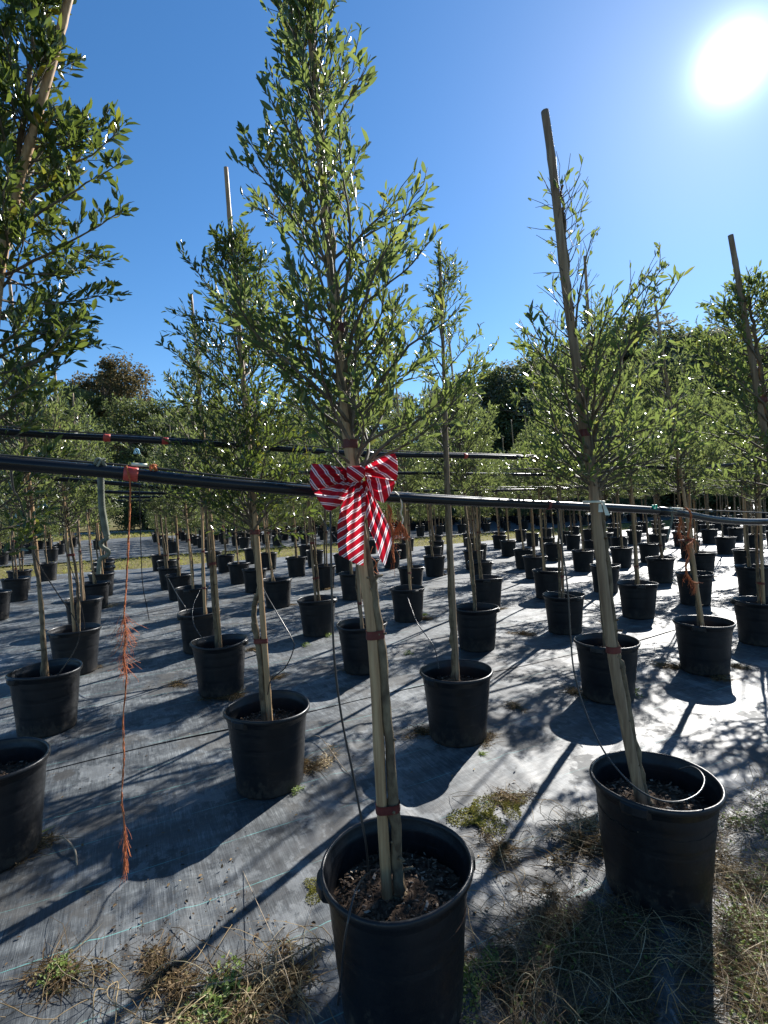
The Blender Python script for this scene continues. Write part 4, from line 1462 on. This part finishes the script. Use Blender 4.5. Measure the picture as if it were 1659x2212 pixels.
M['brownweed'] = leaf_mat('brown_weed', [(0.0, (0.035, 0.023, 0.012)), (0.5, (0.10, 0.065, 0.032)), (0.88, (0.25, 0.175, 0.09)), (1.0, (0.18, 0.18, 0.06))], (0.3, 0.2, 0.08), 0.25, 0.7, 0.2)
M['cornerweed'] = leaf_mat('corner_weed', [(0.0, (0.045, 0.03, 0.015)), (0.5, (0.13, 0.088, 0.045)), (0.85, (0.27, 0.195, 0.105)), (1.0, (0.48, 0.39, 0.24))], (0.30, 0.21, 0.10), 0.2, 0.6, 0.3)
TUFT = {'dry': tuft_mesh(1, 300, 0.085, M['brownweed'], 0.05, 0.8, 0.0026), 'dryb': tuft_mesh(2, 150, 0.15, M['drygrass'], 0.05, 1.3, 0.0022),
        'green': tuft_mesh(3, 90, 0.08, M['weed'], 0.02, 1.4, 0.005), 'herb': herb_mesh(4, 420, 0.13, M['weed']), 'moss': herb_mesh(5, 2200, 0.15, M['moss'], 0.008, 0.016),
        'herbs': herb_mesh(6, 150, 0.06, M['weed'], 0.012, 0.04)}


def weed(kind, u, v, label, s=1.0, rot=0.0, sx=1.0, name=None):
    p = PG(u, v, 0.01)
    nm = name or {'dry': 'weed_tuft', 'dryb': 'weed_tuft', 'green': 'weed_tuft', 'herb': 'weed_patch', 'moss': 'moss_patch', 'herbs': 'weed_patch'}[kind]
    o = link(nm, TUFT[kind], None, (p.x, p.y, cloth_h(p.x, p.y) + (0.006 if p.y > SEAM else 0)), (0, 0, rot))
    o.scale = (s * sx, s, s)
    return tag(o, label, 'moss' if kind == 'moss' else 'weed', 'weeds growing on the ground cloth')


W = [('dry', 655, 1660, 'brown dry weed tuft at the right foot of the crooked tree pot', 1.3), ('dryb', 700, 1640, 'thin dry stems right of the crooked tree pot', .9), ('herbs', 640, 1710, 'small green sprout at the foot of the crooked tree pot', .7),
     ('dry', 75, 1835, 'dry weeds at the foot of the leftmost pot', 1.0), ('green', 62, 1810, 'green grass blades at the foot of the leftmost pot', .9), ('dry', 195, 1440, 'dry straw at the foot of the second left row pot', 1.1),
     ('dry', 145, 2110, 'brown moss clump at the lower left corner', 1.2), ('herbs', 130, 2115, 'green herb inside the brown clump at lower left', 1.0),
     ('dry', 345, 2085, 'straw tuft on a dark stain at lower left', .8), ('herb', 475, 2170, 'bright green herb patch at the bottom edge', 1.0), ('dryb', 560, 2150, 'pale straw fan left of the nearest pot', 1.3), ('dryb', 420, 2190, 'pale straw fan at the bottom left', 1.4),
     ('dry', 400, 2130, 'brown mat of dead weeds left of the herb patch', 1.2), ('dry', 540, 2190, 'brown mat of dead weeds under the pale straw fan', 1.3), ('dry', 620, 2120, 'brown dead weeds just left of the nearest pot', 1.1), ('herb', 1010, 2130, 'green herb patch against the right foot of nearest pot', .75), ('herbs', 1060, 2080, 'small green herb right of nearest pot', .8), ('dry', 1100, 2110, 'brown weed tuft right of the nearest pot foot', 1.1),
     ('moss', 1035, 1762, 'yellow green moss patch behind the nearest pot', 1.0), ('moss', 1100, 1735, 'mossy strip end with twigs behind the nearest pot', .7), ('dry', 1105, 1722, 'dry twiggy tuft at the end of the moss patch', 1.0),
     ('dry', 1075, 1835, 'brown tuft between the two nearest pots', 1.0), ('dry', 1270, 1830, 'tall brown weeds at the left foot of right oval pot', 1.5), ('dryb', 1262, 1790, 'upright brown stems at the left side of right oval pot', 1.2),
     ('dry', 1190, 1980, 'brown tuft below the right oval pot at left', 1.3), ('dryb', 1560, 1900, 'straw stems right of the right oval pot', 1.3), ('dry', 915, 1585, 'brown weeds at the left foot of the slim tree pot', 1.1), ('dry', 1055, 1600, 'brown weeds at the right foot of the slim tree pot', .8),
     ('green', 1040, 1630, 'green sprig right of the slim tree pot', .5), ('moss', 690, 1925, 'moss at the left side of the nearest pot', .55), ('dry', 770, 1448, 'dry weeds round the third pot of first right row', 1.1), ('herbs', 660, 1398, 'pale weed between pots at centre', .9),
     ('herbs', 883, 1415, 'pale weed left of the slim tree pot', .9), ('green', 918, 1330, 'light green sprout right of a centre pot', 1.0), ('dry', 1115, 1530, 'flat brown weeds on bright cloth at centre right', .8), ('dry', 1245, 1500, 'brown weeds left of the middle right pot', 1.0),
     ('dry', 1450, 1440, 'brown weeds left of the far right pot', 1.2), ('dry', 1590, 1440, 'brown weeds right of the far right pot', 1.0), ('dry', 385, 1480, 'dry straw left of the aisle pot', .9), ('dry', 545, 1405, 'pale straw between aisle pots', .9),
     ('dry', 600, 1465, 'flat straw behind the crooked tree pot', .8), ('green', 215, 1240, 'green sprout by the far left pots', 1.0), ('dry', 1130, 1370, 'brown weeds in the middle distance at right of centre', 1.2), ('dry', 1330, 1440, 'brown weeds between the middle right pots', 1.0),
     ('dry', 470, 1510, 'brown twigs at the foot of the second aisle pot', .9), ('dry', 960, 2050, 'pale weeds at the right foot of nearest pot', .8)]
rg = random.Random(41)
for k, u, v, lab, s in W:
    weed(k, u, v, lab, s, rg.uniform(0, 6.28), rg.uniform(0.9, 1.3))


rg = random.Random(43)
FEET = [(x, y) for x, y in spots if 2.0 < y < 9.5 and (proj((x, y, 0.1)) or (-1,))[0] > 0 and (proj((x, y, 0.1)) or (9999,))[0] < 1650]
for c_ in sorted(cols):
    for i_, (y, x, new) in enumerate(sorted(cols[c_])):
        if (x, y) not in FEET or rg.random() < 0.35: continue
        a = rg.choice([-2.6, -2.1, -1.5, -0.9, -0.3, 0.2]) + rg.gauss(0, .2)
        px, py = x + math.cos(a) * 0.19, y + math.sin(a) * 0.19
        k = rg.choice(['dry', 'dry', 'dry', 'dryb', 'green', 'herbs'])
        o = link({'dry': 'weed_tuft', 'dryb': 'weed_tuft', 'green': 'weed_tuft', 'herbs': 'weed_patch'}[k], TUFT[k], None, (px, py, cloth_h(px, py) + 0.006), (0, 0, rg.uniform(0, 6.28)))
        o.scale = [rg.uniform(0.8, 1.4)] * 3
        tag(o, '%s weed at the foot of pot %s, %s' % ('green' if k in ('green', 'herbs') else 'brown', ORD[i_] + ' back' if i_ else 'frontmost', col_phrase(c_).replace('the row', 'row')), 'weed', 'weeds growing on the ground cloth')
        o['label'] = o['label'].replace('in the the', 'in the')


def inpoly(x, y, P):
    c = False
    for i in range(len(P)):
        x1, y1 = P[i]; x2, y2 = P[i - 1]
        if (y1 > y) != (y2 > y) and x < (x2 - x1) * (y - y1) / (y2 - y1) + x1: c = not c
    return c


def near_pot(x, y):
    return any(math.hypot(x - a, y - b) < 0.19 for a, b in CATALOG)


rg = random.Random(42)
POLY = [(1170, 2010), (1290, 1900), (1440, 1880), (1560, 1760), (1700, 1640), (1760, 2300), (1040, 2300), (1080, 2160)]
mb = MB(); gb = []
CL = []
while len(CL) < 75:
    u, v = rg.uniform(1030, 1760), rg.uniform(1620, 2300)
    if inpoly(u, v, POLY): CL.append((u, v, rg.uniform(12, 42)))
n = 0
while n < 6500:
    if rg.random() < 0.8:
        c_ = rg.choice(CL); u, v = rg.gauss(c_[0], c_[2]), rg.gauss(c_[1], c_[2] * 0.7)
    else:
        u, v = rg.uniform(1030, 1760), rg.uniform(1620, 2300)
    if not inpoly(u, v, POLY): continue
    p = PG(u, v, 0.005)
    n += 1
    if near_pot(p.x, p.y): continue
    a = rg.uniform(0, 6.28)
    L = rg.choice([0.04, 0.07, 0.12, 0.20, 0.32])
    up = rg.uniform(0.0, 0.95)
    blade(mb, p, (math.cos(a), math.sin(a), up), L, 0.0020, (rg.gauss(0, .45), rg.gauss(0, .45), -0.6 * up), rg, 6)
    if rg.random() < (0.3 if u > 1560 else 0.07):
        for j in range(3):
            q = p + Vector((rg.gauss(0, .02), rg.gauss(0, .02), rg.uniform(0, .03)))
            gb.append((q, Vector((rg.gauss(0, 1), rg.gauss(0, 1), .2)), Vector((rg.gauss(0, .5), rg.gauss(0, .5), 1)), rg.uniform(.008, .018)))
tag(mb.build('dry_weeds', M['cornerweed'], smooth=False), 'tangled dry straw coloured weeds filling the lower right corner', 'dry weeds', kind='stuff')
db = []
for i in range(2600):
    c_ = rg.choice(CL); u, v = rg.gauss(c_[0], c_[2] * 1.1), rg.gauss(c_[1], c_[2] * 0.8)
    if not inpoly(u, v, POLY): continue
    p = PG(u, v, 0.004)
    if near_pot(p.x, p.y): continue
    db.append((p + Vector((0, 0, rg.uniform(0, .02))), Vector((rg.gauss(0, 1), rg.gauss(0, 1), rg.gauss(0, .3))), Vector((rg.gauss(0, .6), rg.gauss(0, .6), 1)), rg.uniform(.006, .022)))
tag(link('thatch', leaves_mesh('thatch', db, M['brownweed'], 0, 0.4)), 'brown broken thatch lying under the dry weeds at lower right', 'thatch', kind='stuff')
tag(link('ground_herbs', leaves_mesh('ground_herbs', gb, M['weed'], 0, 0.6)), 'low green leaves creeping under the dry weeds at lower right', 'herbs', kind='stuff')
# thin trailing stems over the cloth at the bottom and between the two near pots
mb = MB()
ZONES = [((220, 2110), (720, 2230), 60), ((1030, 1780), (1280, 2180), 110), ((1130, 2050), (1650, 2212), 40), ((1560, 1600), (1680, 1900), 30), ((0, 2120), (300, 2212), 14)]
for (u0, v0), (u1, v1), cnt_ in ZONES:
    for i in range(cnt_):
        p = PG(rg.uniform(u0, u1), rg.uniform(v0, v1), 0.0)
        a = rg.uniform(0, 6.28); L = rg.uniform(0.08, 0.34)
        pts = []
        h0 = rg.uniform(0.01, 0.07)
        cur = rg.gauss(0, 1.6)
        q = Vector((p.x, p.y, 0))
        for k in range(9):
            f = k / 8
            a += cur / 8 + rg.gauss(0, .12)
            q = q + Vector((math.cos(a), math.sin(a), 0)) * L / 8
            if near_pot(q.x, q.y): break
            pts.append(Vector((q.x, q.y, cloth_h(q.x, q.y) + 0.003 + h0 * math.sin(math.pi * f))))
        if len(pts) > 3:
            tube(mb, pts, rg.uniform(0.0007, 0.0014), 4, False)
tag(mb.build('dead_stems', M['drygrass']), 'thin dead weed stems trailing over the cloth near the front pots', 'dead stems', kind='stuff')

# leaf litter and bark crumbs
L = []
for i in range(900):
    if i < 420:
        u, v = rg.uniform(0, 1659), rg.uniform(1320, 2212)
    else:
        u, v = rg.choice([(700, 1690), (1075, 1800), (1090, 1850), (1150, 1990), (1230, 1900), (400, 2150), (600, 2160), (350, 2060), (560, 2010), (470, 1960), (300, 2040)])
        u += rg.gauss(0, 60); v += rg.gauss(0, 45)
    p = PG(u, v, 0)
    if near_pot(p.x, p.y): continue
    L.append(((p.x, p.y, cloth_h(p.x, p.y) + 0.005 + (0.006 if p.y > SEAM else 0)), Vector((rg.gauss(0, 1), rg.gauss(0, 1), rg.gauss(0, .15))), Vector((rg.gauss(0, .3), rg.gauss(0, .3), 1)), rg.choice([.005, .007, .010, .018])))
tag(link('leaf_litter', leaves_mesh('leaf_litter', L, M['litter'], 1, 0.5)), 'dead leaves and bark crumbs scattered on the ground cloth', 'leaf litter', kind='stuff')


def fallen(label, px, r, mat='twig'):
    pts = [PG(u, v, h) for u, v, h in px]
    return line_thing('fallen_twig', label, 'twig', pts, r, mat, 'fallen twigs on the cloth', 6, 24)


M['paletwig'] = rough_mat('pale_twig', (0.22, 0.16, 0.10), (0.42, 0.34, 0.24), 40, rough=0.7, bump=0.1)
fallen('curved pale twig lying near the leftmost pot', [(105, 1808, .01), (130, 1806, .03), (150, 1820, .04), (163, 1840, .03), (166, 1870, .012)], 0.0035, 'paletwig')
fallen('long thick pale stem lying along the bottom left of nearest pot', [(207, 2120, .01), (240, 2137, .015), (330, 2140, .02), (410, 2132, .03), (500, 2118, .05), (580, 2090, .05), (690, 2030, .03)], 0.0030, 'paletwig')
fallen('forked dark twig on stained cloth right of the leftmost pot', [(90, 1695, .008), (112, 1672, .01), (150, 1676, .008)], 0.003)
fallen('thin straight straw leaning up left of the nearest pot', [(520, 1872, .01), (560, 1960, .06), (600, 2050, .09), (630, 2140, .08)], 0.0012, 'paletwig')
fallen('bent grey twig beside the crooked tree pot', [(655, 1598, .01), (690, 1592, .03), (735, 1650, .02), (760, 1678, .008)], 0.0022, 'paletwig')

# ------------------------------------------------------------------ background trees
def big_tree_meshes(seed, H, W_, mat, n_cl, per, leaf, low=0.12, shape='oak'):
    rg = random.Random(seed)
    wood = MB(); L = []
    tp = [Vector((rg.gauss(0, .1) * k, rg.gauss(0, .1) * k, H * 0.8 * k / 6)) for k in range(7)]
    tube(wood, smooth_path(tp, 14), [0.30 * H / 12 * (1 - 0.85 * i / 14) for i in range(15)], 8)
    for c in range(n_cl):
        f = low + (1 - low) * rg.random() ** 0.9
        if shape == 'oak':
            rr = W_ * math.sqrt(max(0.02, 1 - ((f - 0.45) / 0.58) ** 2))
        else:
            rr = W_ * (1.05 - f) ** 0.7 * (0.6 if f < 0.2 else 1)
        a = rg.uniform(0, 6.28); q = rr * math.sqrt(rg.uniform(0.15, 1)) * rg.uniform(0.8, 1.12)
        ctr = Vector((q * math.cos(a), q * math.sin(a), f * H))
        st, _ = path_at(tp, min(0.98, max(0.15, f * 0.85)))
        tube(wood, [st, st.lerp(ctr, .5) + Vector((0, 0, -0.05 * H * 0.3)), ctr], [0.06, 0.035, 0.012], 5, False)
        cs = rg.uniform(0.45, 1.15) * W_ * 0.17 + 0.2
        for k in range(per):
            d = Vector((rg.gauss(0, 1), rg.gauss(0, 1), rg.gauss(0, 0.75)))
            d = d / max(0.3, d.length) * cs * rg.random() ** 0.45
            L.append((ctr + d, Vector((rg.gauss(0, 1), rg.gauss(0, 1), rg.gauss(-0.1, .8))), Vector((rg.gauss(0, .7), rg.gauss(0, .7), 0.7)), leaf * rg.uniform(.6, 1.3)))
    return wood.mesh('trunk', M['bigbark']), leaves_mesh('crown', L, mat, 0, 0.6)


BIG = {'oak': [big_tree_meshes(51, 10, 4.2, M['oak'], 120, 170, 0.19), big_tree_meshes(52, 10, 3.6, M['oak'], 105, 170, 0.19)],
       'rust': [big_tree_meshes(53, 10, 2.9, M['rust'], 90, 130, 0.17, 0.25)],
       'grey': [big_tree_meshes(54, 10, 3.6, M['hazeleaf'], 105, 160, 0.17), big_tree_meshes(55, 10, 3.0, M['hazeleaf'], 90, 150, 0.17, 0.2)],
       'shrub': [big_tree_meshes(56, 10, 5.5, M['oak'], 130, 170, 0.26, 0.04)]}
KINDS = {'oak': 'dark green rounded tree', 'rust': 'rusty brown thin crowned tree', 'grey': 'hazy grey green loose crowned tree', 'shrub': 'dense dark shrubby tree'}
BT = [('rust', 262, 778, 62), ('rust', 205, 800, 66), ('oak', 150, 835, 58), ('oak', 300, 862, 50), ('oak', 365, 872, 54), ('shrub', 430, 890, 56), ('oak', 90, 860, 60), ('shrub', 20, 870, 58), ('oak', 510, 880, 60), ('shrub', 600, 880, 58),
      ('oak', 690, 870, 55), ('oak', 780, 860, 52), ('grey', 860, 850, 52), ('oak', 940, 840, 50), ('grey', 1010, 815, 48), ('oak', 1075, 800, 47), ('grey', 1140, 775, 46), ('oak', 1205, 765, 45), ('grey', 1275, 735, 44),
      ('grey', 1365, 692, 44), ('oak', 1415, 730, 45), ('grey', 1480, 718, 44), ('grey', 1540, 716, 46), ('oak', 1600, 750, 42), ('grey', 1650, 745, 44), ('oak', 1710, 740, 43),
      ('shrub', 720, 965, 46), ('shrub', 880, 955, 45), ('shrub', 1030, 930, 42), ('shrub', 1180, 905, 40), ('shrub', 1320, 890, 39), ('shrub', 1450, 880, 38), ('shrub', 1580, 880, 37), ('shrub', 330, 960, 52), ('shrub', 500, 965, 50)]
rg = random.Random(61)
PLACE_WORDS = ['behind the left berry tree', 'beyond the aisle at left', 'behind the crooked tree', 'behind the bow tree', 'behind the slim tree', 'right of the slim tree', 'behind the right oval pot tree', 'at the right edge']


def bplace(u):
    for lim, w in ((100, 0), (420, 1), (640, 2), (850, 3), (1010, 4), (1180, 5), (1450, 6), (9999, 7)):
        if u < lim: return PLACE_WORDS[w]


seen = {}
for k, u, vtop, Z in sorted(BT, key=lambda q: q[1]):
    top = PX(u, vtop, Z)
    s = top.z / 10.0 * 0.97
    key = (k, bplace(u))
    seen[key] = seen.get(key, 0) + 1
    i = seen[key]
    lab = 'distant %s %s%s' % (KINDS[k], bplace(u), '' if i == 1 else ', %s from left' % ORD[i - 1])
    tot = sum(1 for q in BT if q[0] == k and bplace(q[1]) == key[1])
    if tot > 1 and i == 1: lab += ', leftmost there'
    o = thing('background_tree', lab, 'tree', (top.x, top.y, -0.05), 'trees standing behind the nursery')
    a, b = BIG[k][rg.randrange(len(BIG[k]))]
    o.rotation_euler = (0, 0, rg.uniform(0, 6.28))
    w_ = 1.2 if u > 1000 else 1.0
    o.scale = (s * w_ * rg.uniform(.95, 1.1), s * w_ * rg.uniform(.95, 1.1), s)
    link('trunk', a, o); link('crown', b, o)
